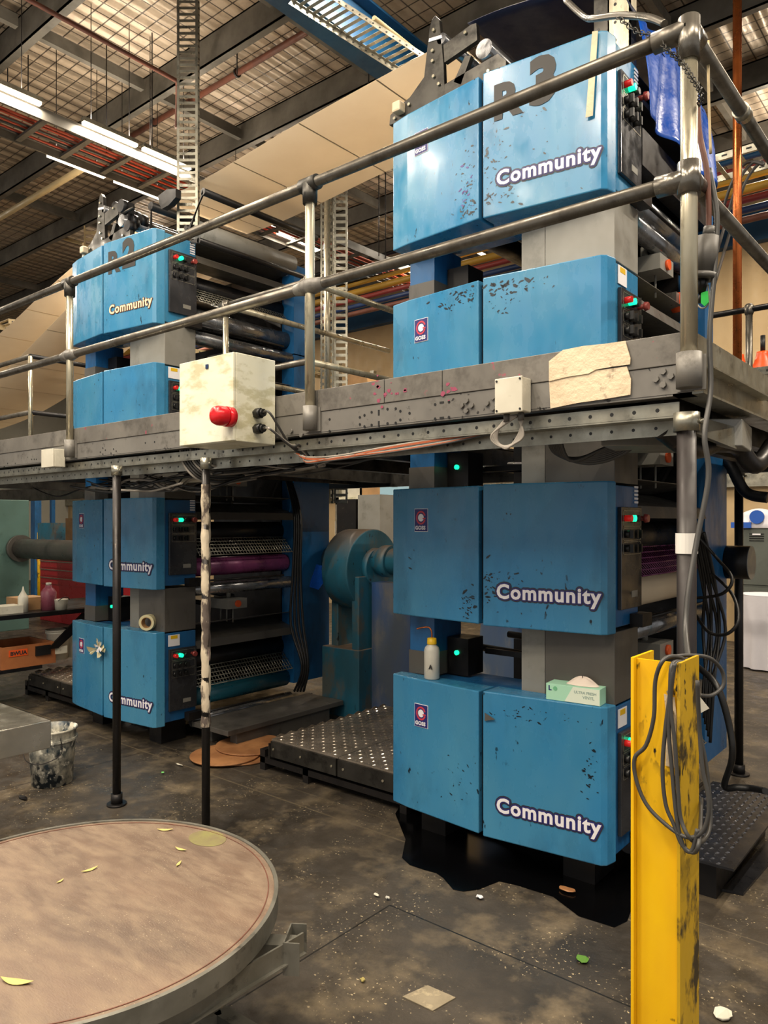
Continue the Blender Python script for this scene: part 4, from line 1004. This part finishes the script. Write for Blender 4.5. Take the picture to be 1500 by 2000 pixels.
single('steel_plate', MB().slab([(p.x, p.y, .002) for p in q], (0,0,.012)), TREADD, 'loose flat steel plate on the floor at the right edge', 'plate')
single('step_board', MB().box((-4.84, 3.5, .12), (-4.4, 4.75, .16)).box((-4.8, 3.6, 0), (-4.72, 4.6, .12)).box((-4.5, 3.6, 0), (-4.42, 4.6, .12)), GREYP, 'grey step board beside the lowest rollers of the left tower', 'step', bevel=.004)
rr = R
for i, (u, v, r_) in enumerate(((470, 1462, .27), (440, 1468, .25), (490, 1452, .26))):
    q = P(u, v+12, Z=0); single('kraft_disc', MB().cyl((q.x, q.y, .004+.014*i), (q.x, q.y, .014+.014*i), r_, n=48), KRAFT, ['bottom', 'middle', 'top'][i]+' brown kraft disc of the pile beside the step platform', 'paper disc', 'brown kraft discs on the floor')

# yellow bollard
A = P(1232, 1290, T=2.02); bx, by = A.x, A.y
wx = .132; d_ = .15; ht = 1.335
x0 = bx; x1 = bx+wx; yb0 = by
bo_ = thing('steel_bollard', 'chipped yellow steel column bollard in the right foreground with coiled cables', 'bollard', (x0+wx/2, yb0+.07, 0))
part('flange', MB().box((x0, yb0, 0), (x0+.008, yb0+d_, ht)), YEL, bo_)
part('flange', MB().box((x1-.008, yb0-.005, 0), (x1, yb0+d_, ht+.0)), YELD, bo_)
part('web_plate', MB().box((x0+.0085, yb0+.022, 0), (x1-.0085, yb0+.03, ht-.005)), YEL, bo_)
part('tape_patch', sheet([(1297,1355),(1318,1362),(1322,1400),(1320,1500),(1300,1495),(1302,1400)], yb0+.02, .002), BEIGE, bo_)
part('bolt', MB().cyl((x1-.03, yb0+.021, 1.255), (x1-.03, yb0-.0, 1.255), .007, n=6).cyl((x1-.03, yb0+.021, 1.20), (x1-.03, yb0-.0, 1.20), .007, n=6), GALV, bo_)
yc = yb0-.012
def K(u, v, y=None): return P(u, v, Y=yc if y is None else y)
cs = thing('coiled_cable', 'grey cable coiled and draped over the top of the yellow bollard', 'cable', K(1330, 1300))
part('cable', MB().tube([K(1350,1295,yb0+.1), K(1320,1282,yb0+.04), K(1295,1290), K(1280,1330), K(1277,1400), K(1262,1455), K(1240,1480), K(1242,1520), K(1262,1570), K(1300,1610), K(1340,1635), K(1368,1628), K(1382,1600), K(1384,1560), K(1372,1500), K(1366,1420), K(1362,1330,yb0-.04)], .0055, 8), CABLE, cs)
part('cable', MB().tube([K(1330,1292,yb0+.05), K(1312,1300), K(1308,1360), K(1300,1420), K(1294,1500), K(1300,1570), K(1316,1610), K(1332,1650), K(1355,1665), K(1366,1640), K(1370,1560,yb0+.17)], .0055, 8), CABLE, cs)
part('cable', MB().tube([K(1335,1292,yb0+.05), K(1314,1305), K(1310,1380), K(1318,1450), K(1324,1540), K(1330,1600), K(1350,1640), K(1375,1640,yb0+.1), K(1388,1600,yb0+.16), K(1380,1500,yb0+.17), K(1366,1430,yb0+.17)], .0055, 8), CABLE, cs)
part('cable', MB().tube([K(1318,1296), K(1312,1340), K(1306,1420), K(1312,1500), K(1322,1600), K(1336,1655), K(1352,1660), K(1362,1620)], .0055, 8), CABLE, cs)
part('cable', MB().tube([K(1300,1285,yb0+.05), K(1340,1280,yb0+.12), K(1385,1285,yb0+.2), K(1410,1310,yb0+.25), K(1412,1340,yb0+.25), K(1390,1358,yb0+.22), K(1366,1358,yb0+.17)], .0055, 8), CABLE, cs)
single('leaf_card', MB().slab([K(1364,1358,yb0+.16), K(1385,1384,yb0+.2), K(1366,1394,yb0+.16)], (0,.002,0)), PVC, 'small white paper corner sticking out behind the yellow bollard', 'paper')

# round turntable
tz = .6; sc_ = 1.1
cs_, ct_ = -.905, 2.172
tc = Vector((FX*ct_+RX*cs_, FY*ct_+RY*cs_, tz)); tr = .592
tt = thing('round_table', 'round rusty topped turntable on a steel frame in the left foreground', 'turntable', (tc.x, tc.y, 0))
part('table_top', MB().lathe((tc.x, tc.y, 0), [(tr-.012, tz-.02), (tr-.012, tz+.0)], 96), WOODT, tt)
rp = MB(); rp.ring((tc.x, tc.y, tz-.055), (tc.x, tc.y, tz+.004), tr, tr-.0118, 128)
part('rim_band', rp, RIM, tt, 'grey steel rim')
part('rim_groove', MB().ring((tc.x, tc.y, tz+.0005), (tc.x, tc.y, tz+.0015), tr-.028, tr-.031, 128), RUST, tt)
part('hub', MB().cyl((tc.x, tc.y, .2), (tc.x, tc.y, tz-.03), .12, n=24), STEELD, tt)
E1 = P(575, 1850, Z=tz-.1)
dv = (Vector((E1.x, E1.y, 0))-Vector((tc.x, tc.y, 0))).normalized(); nv = Vector((-dv.y, dv.x, 0))
def bar(p, q, w_, z0, z1):
    p = Vector((p.x, p.y, 0)); q = Vector((q.x, q.y, 0)); d = (q-p).normalized(); n = Vector((-d.y, d.x, 0))*w_/2
    return [(*(p-n)[:2], z0), (*(q-n)[:2], z0), (*(q+n)[:2], z0), (*(p+n)[:2], z0)], (0, 0, z1-z0)
m = MB(); E0 = tc+dv*.3
for off_ in (-.026, .026):
    m.slab(*bar(E0+nv*off_, E1+nv*off_, .004, tz-.14, tz-.085))
m.slab(*bar(E0, E1, .056, tz-.085, tz-.081))
e2 = Vector((E1.x, E1.y, 0)); m.slab(*bar(e2-nv*.05-dv*.02, e2+nv*.05-dv*.02, .004, tz-.15, tz-.06)); m.slab(*bar(e2-nv*.05-dv*.02, e2-nv*.05+dv*.025, .004, tz-.15, tz-.06)); m.slab(*bar(e2+nv*.05-dv*.02, e2+nv*.05+dv*.025, .004, tz-.15, tz-.06))
part('frame_arm', m, RIM, tt)
q1 = P(575, 1868, Z=tz-.13); q2 = P(330, 2010, Z=tz-.13)
m = MB(); m.cyl(q1, q2, .011, n=12); part('brace_rod', m, RIM, tt)
q1 = P(592, 1845, Z=tz-.1); q2 = P(300, 2020, Z=tz-.1)
m = MB(); m.slab(*bar(q1, q2, .006, tz-.12, tz-.065)); m.slab(*bar(q1, q2, .03, tz-.122, tz-.118)); part('frame_arm', m, RIM, tt)
q1 = P(430, 1965, Z=.18); q2 = P(620, 2080, Z=.18)
m = MB(); m.slab(*bar(q1, q2, .05, .12, .17)); m.slab(*bar(tc, q1, .05, .12, .17)); part('base_beam', m, RIM, tt)
m = MB()
for ang in (.4, 2.4, 4.4): 
    p = tc+Vector((math.cos(ang), math.sin(ang), 0))*.28; m.box((p.x-.02, p.y-.02, 0), (p.x+.02, p.y+.02, tz-.085))
part('leg', m, STEELD, tt)
def leaf(u, v, ang, L_, z, label):
    q = P(u, v, Z=z); m = MB(); c, s = math.cos(ang), math.sin(ang); pts = []
    for k in range(9):
        x = (k/8-.5)*L_; pts.append((x, .16*L_*math.sin(math.pi*k/8)+.25*x*x/L_))
    for k in range(7, 0, -1):
        x = (k/8-.5)*L_; pts.append((x, -.10*L_*math.sin(math.pi*k/8)+.25*x*x/L_))
    m.slab([(q.x+c*x-s*y, q.y+s*x+c*y, z+.001+.25*abs(x)*abs(x)/L_) for x, y in pts], (0, 0, .001))
    return single('dry_leaf', m, LEAF, label, 'leaf', 'dry leaves on the round table')
for u, v, a_, l_, lb in ((176,1700,1.5,.055,'curled dry leaf left of centre on the round table'), (352,1660,.2,.05,'dry leaf on the round table near the far taped post'), (322,1622,.7,.06,'slim dry leaf at the far rim of the round table'),
                         (348,1688,-1.0,.04,'small bent dry leaf below the other one at right of the round table'), (118,1722,1.9,.03,'tiny dry leaf fragment at left of the round table'), (30,1920,.5,.09,'large dry leaf at the near left of the round table')):
    leaf(u, v, a_, l_, tz+.001, lb)
m = MB(); c0 = P(405, 1638, Z=tz)
m.cyl((c0.x, c0.y, tz+.0004), (c0.x, c0.y, tz+.0012), .075, n=28)
bmesh.ops.scale(m.b, vec=(1, .75, 1), verts=m.b.verts, space=Matrix.Translation((-c0.x, -c0.y, 0)))
part('paint_smear', m, SMEAR, tt, 'yellow green smear')

# stainless bench and bucket
t = thing('stainless_bench', 'shiny stainless steel bench corner at the left edge', 'bench', (-4, 1.3, 0))
co = P(100, 1407, Z=.8)
part('bench_top', MB().box((co.x-1.3, co.y-.9, .675), (co.x, co.y, .8)), TIN, t, bevel=.004)
for dx, dy in ((-1.25, -.85), (-1.25, -.06)): part('leg', MB().box((co.x+dx, co.y+dy, 0), (co.x+dx+.04, co.y+dy+.04, .675)), TIN, t)
bk = thing('paint_bucket', 'white plastic bucket heavily splattered with dark ink', 'bucket', P(102, 1533, T=4.82))
q = P(102, 1528, Z=0)
part('tub', MB().lathe((q.x, q.y, 0), [(.125,.003),(.145,.30),(.148,.345),(.155,.35),(.155,.36),(.146,.36),(.14,.30),(.12,.02),(.01,.02)], 32), BUCK, bk)
part('rim_collar', MB().ring((q.x, q.y, .285), (q.x, q.y, .30), .156, .146, 32), BUCK, bk)
part('handle', MB().tube([(q.x+.15, q.y-.02, .32), (q.x+.17, q.y-.03, .22), (q.x+.10, q.y-.14, .17), (q.x-.03, q.y-.17, .2), (q.x-.12, q.y-.1, .31)], .003, 6), STEELD, bk)

# floor details
q = [P(786,1948,Z=0), P(835,1926,Z=0), P(890,1950,Z=0), P(845,1976,Z=0)]
single('floor_cover', MB().slab([(p.x, p.y, .001) for p in q], (0,0,.003)), CONC, 'pale square cover plate set in the dark floor', 'cover plate')
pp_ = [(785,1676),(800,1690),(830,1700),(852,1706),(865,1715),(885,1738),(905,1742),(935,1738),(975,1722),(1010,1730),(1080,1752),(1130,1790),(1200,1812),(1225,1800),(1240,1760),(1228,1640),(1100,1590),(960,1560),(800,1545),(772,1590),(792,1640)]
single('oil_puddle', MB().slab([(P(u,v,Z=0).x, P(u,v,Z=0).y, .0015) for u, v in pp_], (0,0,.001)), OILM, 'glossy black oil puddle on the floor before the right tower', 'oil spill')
for i, (u, v, w_, l_, mm, lb) in enumerate(((735,1752,.008,.03,PVC,'thin white paper scrap on the floor left of the joint corner'), (757,1758,.012,.022,BOT,'rounded pale scrap beside the thin white one on the floor'), (937,1756,.02,.035,WHITE,'white ring shaped scrap on the floor before the right tower'),
        (708,1918,.015,.02,LEAF,'small yellow crumb on the floor near the square cover'), (1138,1878,.03,.05,mat('green smear','#4f7a2a',.6),'bright green leaf smear on the floor near the bollard'), (1108,1742,.03,.08,KRAFT,'brown leaf scrap on the dark floor under the right tower'),
        (350,1496,.01,.08,PVC,'twisted white paper shred on the floor between posts'), (45,1561,.02,.1,SOOT,'dark curved scrap on the floor at far left'), (318,1512,.012,.02,mat('green scrap','#6fc06a',.6),'tiny green scrap on the floor beside the slim post'), (1412,1985,.05,.06,PVC,'crumpled white paper on the floor at the bottom right'))):
    q = P(u, v, Z=0); m = MB().cyl((q.x, q.y, .004), (q.x, q.y, .008), l_/2, n=9)
    bmesh.ops.scale(m.b, vec=(1, w_/l_*1.5, 1), verts=m.b.verts, space=Matrix.Translation((-q.x, -q.y, 0)))
    for vv in m.b.verts: vv.co.z += R.uniform(-.0, .01)
    single('floor_scrap', m, mm, lb, 'litter')

# ---------------- things on the presses ----------------
ztop = Z[0]+HH[0]+.005
c = P(840, 1325, Z=ztop-.0)
t = thing('wash_bottle', 'milky wash bottle with yellow cap and bent spout on the lower right unit', 'bottle', (c.x, YF+.1, ztop))
cx, cy = c.x, YF+.09; z = Z[0]+HH[0]+.001
part('bottle_body', MB().lathe((cx, cy, z), [(.036,0),(.041,.006),(.041,.15),(.036,.168),(.022,.18),(.022,.186)], 28), BOT, t)
part('cap', MB().lathe((cx, cy, z), [(.0255,.184),(.026,.186),(.024,.215),(.01,.218)], 20), YCAP, t)
part('spout', MB().tube([(cx, cy, z+.21), (cx-.002, cy, z+.25), (cx-.02, cy, z+.27), (cx-.05, cy-.01, z+.268), (cx-.085, cy-.02, z+.258)], .004, 8), COP, t)
part('lettering', text_mesh('A', .03, .002, .0005, Matrix.Translation((cx+.012, cy-.0425, z+.06))@Matrix.Rotation(math.pi/2, 4, 'X')), BLKL, t)
gx0 = P(1060, 1345, Y=YF+.05); z = ztop+.001
t = thing('glove_box', 'mint green carton of vinyl gloves with tissue poking out on the lower right unit', 'box', (-1.58, YF+.1, z))
Mx = Matrix.Translation((P(1057,1365,Z=ztop).x+.02, YF+.045, z))@Matrix.Rotation(.09, 4, 'Z')
bw, bd, bh = .255, .1, .075
part('carton', MB().box((0,0,0), (bw,bd,bh), Mx), MINT, t, bevel=.001)
part('carton_face', MB().slab([Mx@Vector(q) for q in ((.09,-.0008,.002),(bw-.002,-.0008,.002),(bw-.002,-.0008,bh-.002),(.13,-.0008,bh-.002))], (0,-.0006,0)), MINTL, t)
FM = Mx@Matrix.Translation((0,-.0016,0))@Matrix.Rotation(math.pi/2, 4, 'X')
part('lettering', text_mesh('L', .03, .0012, .0003, FM@Matrix.Translation((.012, .045, 0))), LBLU, t)
part('lettering', text_mesh('ULTRA FRESH', .017, .0004, .0003, FM@Matrix.Translation((.135, .045, 0))), GTXT, t)
part('lettering', text_mesh('VINYL', .02, .0004, .0003, FM@Matrix.Translation((.175, .024, 0))), GTXT, t)
part('emblem_disc', MB().cyl(FM@Vector((.045, .055, 0)), FM@Vector((.045, .055, .0005)), .01, n=18), mat('green seal', '#6fb78c', .6), t)
def ts(u, v):
    a = 2*math.pi*u; r_ = .055*(1-v)+.005; h_ = .035*math.sin(v*1.6)+.006*math.sin(5*a)*v
    return Mx@Vector((bw*.62+r_*1.3*math.cos(a), bd*.5+r_*.55*math.sin(a), bh+h_+.001))
part('tissue', MB().grid(ts, 28, 8), TISS, t)
# tape roll and crumpled tape on left tower
q = P(289, 1246, Y=YF+.11); z = ztop+.002
t = thing('tape_roll', 'roll of pale packing tape standing on the lower left press unit', 'tape roll', (q.x, YF+.1, z))
d = Vector((.55, -.84, 0)); c = Vector((q.x, YF+.11, z+.062))
part('tape_band', MB().ring(c-d*.03, c+d*.03, .06, .042, 36), TAPE, t)
part('core', MB().ring(c-d*.0305, c+d*.0305, .0418, .038, 36), CARD, t)
t = thing('crumpled_tape', 'crumpled star of clear and white tape stuck across the doors of lower left unit', 'tape', P(190, 1270, Y=YF-.01))
m = MB(); R2 = random.Random(3)
for k in range(9):
    a = R2.uniform(0, 6.28); l_ = R2.uniform(.06, .14); w_ = R2.uniform(.012, .03); c = P(192, 1268, Y=YF-.012)
    dx, dz = math.cos(a)*l_, math.sin(a)*l_*.6; nx_, nz_ = -math.sin(a)*w_, math.cos(a)*w_
    m.slab([(c.x-nx_*.3, c.y-.002*k, c.z-nz_*.3), (c.x+dx-nx_, c.y-.01-.004*k, c.z+dz-nz_), (c.x+dx*1.1, c.y-.02, c.z+dz*1.1), (c.x+dx+nx_, c.y-.012, c.z+dz+nz_)], (0, -.001, 0))
part('tape_strip', m, TAPE, t)
m = MB(); c = P(196, 1262, Y=YF-.03)
for k in range(5):
    a = k*1.25+.4; m.slab([(c.x, c.y-.003*k, c.z), (c.x+.055*math.cos(a), c.y-.02, c.z+.05*math.sin(a)), (c.x+.05*math.cos(a+.5), c.y-.01, c.z+.05*math.sin(a+.5))], (0, -.001, 0))
part('paper_flap', m, WHITE, t)
# tape strip on the R3 door
single('masking_strip', MB().slab([P(1157,62,Y=YF+.045), P(1168,60,Y=YF+.05), P(1158,226,Y=YF+.045), P(1144,230,Y=YF+.04)], (0,-.002,0)), BEIGE, 'strip of pale masking tape down the door of the top right unit', 'tape')
single('door_tag', MB().slab([P(947,1392,Y=YF-.004), P(967,1405,Y=YF-.004), P(947,1408,Y=YF-.004)], (0,-.002,0)), GREYP, 'small grey triangular tag at the door gap of the lowest right unit', 'tag')

# ---------------- left background ----------------
bt = thing('work_bench', 'dark workbench with lower shelf crowded with bottles and crates at far left', 'workbench', (-7.3, 3, 0))
part('bench_top', MB().box((-7.9, 2.2, .82), (-6.9, 4.4, .86)), SOOT, bt)
part('lower_shelf', MB().box((-7.9, 2.2, .33), (-6.95, 3.35, .36)), SOOT, bt)
for x, y in ((-7.85, 2.25), (-6.98, 2.25), (-7.85, 4.35), (-6.98, 4.35)): part('leg', MB().box((x, y-.03, 0), (x+.05, y+.03, .819)), SOOT, bt)
part('brace', MB().slab([(-6.97, 3.4, .5), (-6.97, 3.5, .5), (-6.97, 3.9, .81), (-6.97, 3.75, .81)], (.03, 0, 0)), SOOT, bt)
cr = thing('wooden_crate', 'orange wooden crate with orange label on the lower bench shelf', 'crate', P(60, 1308, X=-6.98))
cz = .362; ya, yb = P(2, 1285, X=-6.97).y, P(108, 1285, X=-6.97).y
m = MB().box((-7.5, ya, cz), (-7.47, yb, cz+.2)).box((-6.99, ya, cz), (-6.96, yb, cz+.2)).box((-7.47, ya, cz), (-6.99, ya+.02, cz+.2)).box((-7.47, yb-.02, cz), (-6.99, yb, cz+.2)).box((-7.47, ya+.02, cz), (-6.99, yb-.02, cz+.015))
part('crate_body', m, WOOD, cr)
u_ = P(18, 1280, X=-6.95).y; part('label_plate', MB().box((-6.959, u_, cz+.11), (-6.956, u_+.17, cz+.17)), ORANGE, cr, 'orange label')
part('lettering', text_mesh('BWUA', .05, .002, .0005, Matrix.Translation((-6.955, u_+.012, cz+.122))@Matrix.Rotation(math.pi/2, 4, 'Z')@Matrix.Rotation(math.pi/2, 4, 'X')), BLKL, cr)
part('latch', MB().box((-6.959, u_+.24, cz+.09), (-6.94, u_+.38, cz+.18)), BLACK, cr)
part('paper_label', MB().box((-6.959, u_+.43, cz+.08), (-6.957, u_+.55, cz+.15)), PVC, cr)
for k, (y, lb) in enumerate(((yb+.12, 'white plastic tub beside the orange crate, front one'), (yb+.3, 'white plastic tub beside the orange crate, back one'))):
    if y < 3.3 or 1:
        t = thing('plastic_tub', lb, 'bucket', (-7.15, y, .362)); part('tub', MB().lathe((-7.15, y, .362), [(.09,0),(.11,.25),(.118,.255),(.118,.27),(.1,.275)], 24), PVC, t)
        part('lid', MB().cyl((-7.15, y, .638), (-7.15, y, .65), .12, n=24), PVC, t)
def onb(u): return P(u, 1190, X=-7.05)
zb = .861
y = onb(45).y; t = thing('squeeze_bottle', 'slim white squeeze bottle standing on the dark workbench', 'bottle', (-7.05, y, zb)); part('bottle_body', MB().lathe((-7.05, y, zb), [(.045,0),(.045,.14),(.04,.15),(.012,.2),(.004,.24)], 18), PVC, t)
y = onb(95).y; t = thing('plastic_bottle', 'dark pink bottle of liquid on the workbench', 'bottle', (-7.05, y, zb)); part('bottle_body', MB().lathe((-7.05, y, zb), [(.07,0),(.07,.17),(.05,.2),(.03,.22),(.03,.235)], 18), PINKM, t); part('cap', MB().cyl((-7.05, y, zb+.236), (-7.05, y, zb+.26), .025), PVC, t)
y = onb(112).y; t = thing('plastic_tub', 'small white tub with handle at the near end of the workbench', 'bucket', (-6.98, y, zb)); part('tub', MB().lathe((-6.98, y, zb), [(.055,0),(.062,.09),(.066,.1),(.05,.1)], 18), PVC, t); part('handle', MB().tube([(-6.92, y-.06, zb+.09), (-6.9, y-.02, zb+.12), (-6.91, y+.03, zb+.12), (-6.93, y+.06, zb+.09)], .004, 6), BLACK, t)
y = onb(70).y; single('cardboard_box', MB().box((-7.4, y-.12, zb), (-7.15, y+.14, zb+.12)), CARD, 'open cardboard box on the workbench between two bottles', 'box')
y = onb(15).y; single('paper_stack', MB().box((-7.2, y-.15, zb), (-7.0, y+.12, zb+.07)), PVC, 'stack of white cloths at the left end of the workbench', 'cloth')
# tool chest
q = P(120, 1150, Y=6.3)
t = thing('tool_chest', 'red tool chest with drawers beyond the workbench', 'tool chest', (q.x, 6.3, 0))
xa, xb = P(78, 1150, Y=6.2).x, P(190, 1150, Y=6.2).x
part('chest_body', MB().box((xa, 6.2, 0), (xb, 6.8, 1.32)), REDCH, t, bevel=.01)
for k in range(4): 
    dw = part('drawer', MB().box((xa+.05, 6.185, .65+k*.14), (xb-.05, 6.199, .77+k*.14)), REDCH, t)
    part('handle', MB().box((xa+.05, 6.17, .745+k*.14), (xb-.05, 6.184, .76+k*.14)), GALV, dw)
for a_, b_, c_, d_2, mm, lb, nm, ct in ((95,128,1080,1118,TEAL,'teal metal box on top of the red tool chest','metal_box','box'),(150,175,1060,1110,CARD,'cardboard carton behind the left tower above the tool chest','cardboard_box','box')):
    p0, p1 = P(a_, d_2, Y=6.5), P(b_, c_, Y=6.5); single(nm, MB().box((p0.x, 6.3, 1.322), (p1.x, 6.6, 1.322+(p1.z-p0.z))), mm, lb, ct)
p0, p1 = P(72, 1130, Y=8), P(86, 960, Y=8); single('blue_post', MB().box((p0.x-.3, 8, 0), (p0.x-.1, 8.15, 2.9)), BLUED, 'dark blue steel rack post at far left', 'post')
single('blue_post', MB().box((P(97,1000,Y=9.5).x, 9.5, 0), (P(97,1000,Y=9.5).x+.1, 9.6, 3.2)), BLUED, 'pale blue thin post in the left background', 'post')
p = P(112, 1012, Y=11.2); t = thing('fire_sign', 'red and white wall sign in the left background', 'sign', p)
part('sign_plate', MB().box((p.x-.18, 11.27, p.z-.35), (p.x+.18, 11.29, p.z+.35)), WHITE, t); part('red_panel', MB().box((p.x-.14, 11.26, p.z-.1), (p.x+.14, 11.269, p.z+.3)), RED, t)
p = P(80, 1090, Y=7.3); t = thing('fire_extinguisher', 'red fire extinguisher beyond the line shaft at far left', 'extinguisher', (p.x, 7.3, .9)); part('cylinder', MB().lathe((p.x, 7.3, .9), [(.08,0),(.085,.03),(.085,.38),(.05,.45),(.03,.47)], 18), RED, t); part('stand', MB().cyl((p.x, 7.3, 0), (p.x, 7.3, .898), .02).cyl((p.x, 7.3, 0), (p.x, 7.3, .02), .15), STEELD, t); part('valve', MB().cyl((p.x, 7.3, 1.37), (p.x, 7.3, 1.42), .02), BLACK, t)
p = P(77, 1095, Y=7.0); single('yellow_post', MB().cyl((p.x, 7.0, 0), (p.x, 7.0, 1.5), .04), YEL, 'slim yellow post beyond the line shaft at far left', 'post')
# ---------------- middle and right background ----------------
rk = thing('storage_rack', 'beige storage rack seen between the towers below the coloured pipes', 'rack', (-3.5, 9.2, 0))
xa, xb = P(655, 700, Y=9.2).x, P(800, 700, Y=9.2).x
for x in (xa, xb): part('upright', MB().box((x, 9.2, 0), (x+.08, 9.28, 4.4)).box((x, 10.1, 0), (x+.08, 10.18, 4.4)), GALV, rk)
for z in (1.0, 2.0, 2.75, 3.45): part('shelf_beam', MB().box((xa, 9.2, z), (xb, 9.26, z+.12)).box((xa, 9.26, z+.1), (xb, 10.1, z+.12)), CREAM, rk)
for k, (u, z, h_, mm, lb) in enumerate(((690,2.12,.5,PVC,'white label fronted carton on the rack, lower row left'), (730,2.12,.45,CARD,'brown carton on the rack, lower row right'), (680,2.87,.45,PVC,'white carton on the rack, middle row left'), (725,2.87,.5,CARD,'tall brown carton on the rack, middle row right'), (700,3.57,.6,CARD,'big brown carton on the rack, top row'), (680,1.12,.6,PVC,'pale carton on the rack, bottom row'))):
    x = P(u, 700, Y=9.3).x; single('storage_carton', MB().box((x-.28, 9.27, z+.002), (x+.22, 9.7, z+h_)), mm, lb, 'box')
t = thing('grey_machine', 'grey electrical cabinet behind the round gearbox', 'cabinet', P(690, 1020, Y=7.2)); xa, xb = P(658, 1000, Y=7.2).x, P(742, 1000, Y=7.2).x
part('cabinet_body', MB().box((xa, 7.2, 0), (xa+.45*(xb-xa)*1, 7.6, 2.0)), STEELD, t); part('cabinet_door', MB().box((xa+.5*(xb-xa), 7.2, 0), (xb, 7.6, 2.05)), GREYL, t)
t = thing('orange_machine', 'pale blue machine with orange band seen past the gearbox', 'machine', P(755, 1030, Y=8.5)); xa = P(742, 1000, Y=8.5).x
part('machine_body', MB().box((xa, 8.5, 0), (xa+.8, 9.1, 2.25)), mat('pale blue machine paint', '#9cc3d6', .5), t); z_ = P(752, 1048, Y=8.5).z; part('orange_band', MB().box((xa-.002, 8.49, z_), (xa+.8, 8.499, z_+.35)), ORANGE, t)
for i in range(4):
    x = -2.72+i*.39
    t = thing('locker', ['grey green steel locker, leftmost by the post', 'grey green steel locker under the bag', 'grey green steel locker right of the bag', 'grey green steel locker at the right edge'][i], 'locker', (x, 10.8, 0))
    part('locker_body', MB().box((x, 10.8, .08), (x+.38, 11.25, 1.62)), LOCK, t, bevel=.004)
    for z in (.1, .87):
        d = part('door', MB().box((x+.015, 10.785, z), (x+.365, 10.799, z+.73)), LOCK, t)
        m = MB()
        for k in range(4): m.box((x+.1, 10.78, z+.58+k*.03), (x+.28, 10.7845, z+.59+k*.03))
        part('vent_slots', m, SOOT, d); part('handle', MB().box((x+.14, 10.77, z+.66 if z > .5 else z+.62), (x+.24, 10.7795, z+.68 if z > .5 else z+.64)), WHITE, d)
bg = thing('cloth_bag', 'white and blue bundled bag lying on top of the lockers', 'bag', P(1480, 1030, Y=10.9)); c = P(1482, 1030, Y=10.95); c.z = 1.62
def bl(u, v):
    a = 2*math.pi*u; b = math.pi*v/2; r_ = 1+.08*math.sin(5*a)+.06*math.sin(9*b)
    return Vector((c.x+.3*r_*math.cos(a)*math.cos(b), c.y+.18*r_*math.sin(a)*math.cos(b), c.z+.005+.26*math.sin(b)))
part('bag_body', MB().grid(bl, 28, 12), CLOTH, bg); part('blue_print', MB().cyl((c.x+.02, c.y-.2, c.z+.15), (c.x+.02, c.y-.17, c.z+.15), .09, n=20), BAGB, bg)
part('blue_side', MB().box((c.x-.3, c.y-.2, c.z+.003), (c.x-.05, c.y-.15, c.z+.08)), BAGB, bg)
q = P(1490, 1305, Z=0); t = thing('draped_bin', 'bin draped in a white cloth in the right background', 'bin', q)
def dc(u, v):
    a = 2*math.pi*u; r_ = .26+.02*math.sin(9*a)*v+(.04 if v < .5 else 0); return Vector((q.x+.05+r_*math.cos(a), q.y+r_*math.sin(a), .86-.84*v))
m = MB().grid(dc, 48, 10); m.cyl((q.x+.05, q.y, .86), (q.x+.05, q.y, .865), .29, n=30); part('cloth_drape', m, CLOTH, t)
# orange valves on a tray at right behind the deck
cp_t = tray('cable_tray', (-3.0, 7.0, 2.93), (2.5, 7.0, 2.93), (0, 1, 0), .35, .07, .08, GALV, 'galvanised cable tray carrying orange caps beyond the side walkway', rw=.05)
for u, v, lb in ((1441, 640, 'orange conical cap on the cable tray, left one'), (1490, 628, 'orange conical cap on the cable tray, right one')):
    p = P(u, v, Y=7.0); t = thing('conical_cap', lb, 'cap', (p.x, 7.0, 2.94)); part('cone', MB().lathe((p.x, 7.0, 2.94), [(.13,0),(.13,.03),(.07,.13),(.05,.2),(.05,.22)], 24), ORANGE, t); part('stem', MB().cyl((p.x, 7.0, 3.16), (p.x, 7.0, 3.3), .02), BLACK, t)
p = P(1418, 640, Y=7.0); single('pressure_gauge', MB().cyl((p.x, 6.99, 3.05), (p.x, 7.03, 3.05), .07, n=24).cyl((p.x, 7.01, 2.94), (p.x, 7.01, 3.0), .02), GREYL, 'round pressure gauge beside the orange caps', 'gauge')
# green yellow bracket and orange valve on the deck at right tower
t = thing('valve_block', 'valve with orange end cap and yellow green arm above the deck at right tower', 'valve', P(1290, 600, Y=4.3))
part('arm', MB().slab([P(1246,606,Y=3.9), P(1262,602,Y=3.9), P(1318,636,Y=4.4), P(1300,652,Y=4.4)], (0,.05,.0)), BRASS, t)
qq = P(1292, 592, Y=4.3); part('valve_body', MB().box(qq-Vector((.1,.05,.035)), qq+Vector((.1,.05,.035))), GREYP, t)
qq = P(1328, 590, Y=4.35); part('valve_cap', MB().cyl(qq-Vector((.04,0,0)), qq+Vector((.05,0,0)), .055, n=20), ORANGE, t)

# blue plastic scraps and pale panel by the gearbox
t = thing('plastic_scrap', 'torn bright blue plastic scrap hanging beside the round gearbox', 'plastic sheet', P(622, 1130, Y=4.75))
part('film', MB().slab([P(618,1102,Y=4.78), P(640,1108,Y=4.78), P(634,1135,Y=4.76), P(622,1152,Y=4.76), P(604,1146,Y=4.76), P(606,1136,Y=4.76)], (0,.003,0)), TARP, t)
t = thing('leaning_panel', 'scratched pale blue panel standing behind the left edge of the right tower', 'panel', P(785, 1390, Y=4.9))
g0 = P(772, 1200, Y=4.85); part('panel_sheet', MB().slab([(-3.15,4.86,0), (-2.62,4.86,0), (-2.62,4.86,1.25), (-3.05,4.86,1.25)], (0,.01,0)), mat('scratched pale blue', '#5f83b8', .4, 0, '#8292a5', 3, '#c9bda6', 3, .55, .7, .8, (1,1,.3)), t)
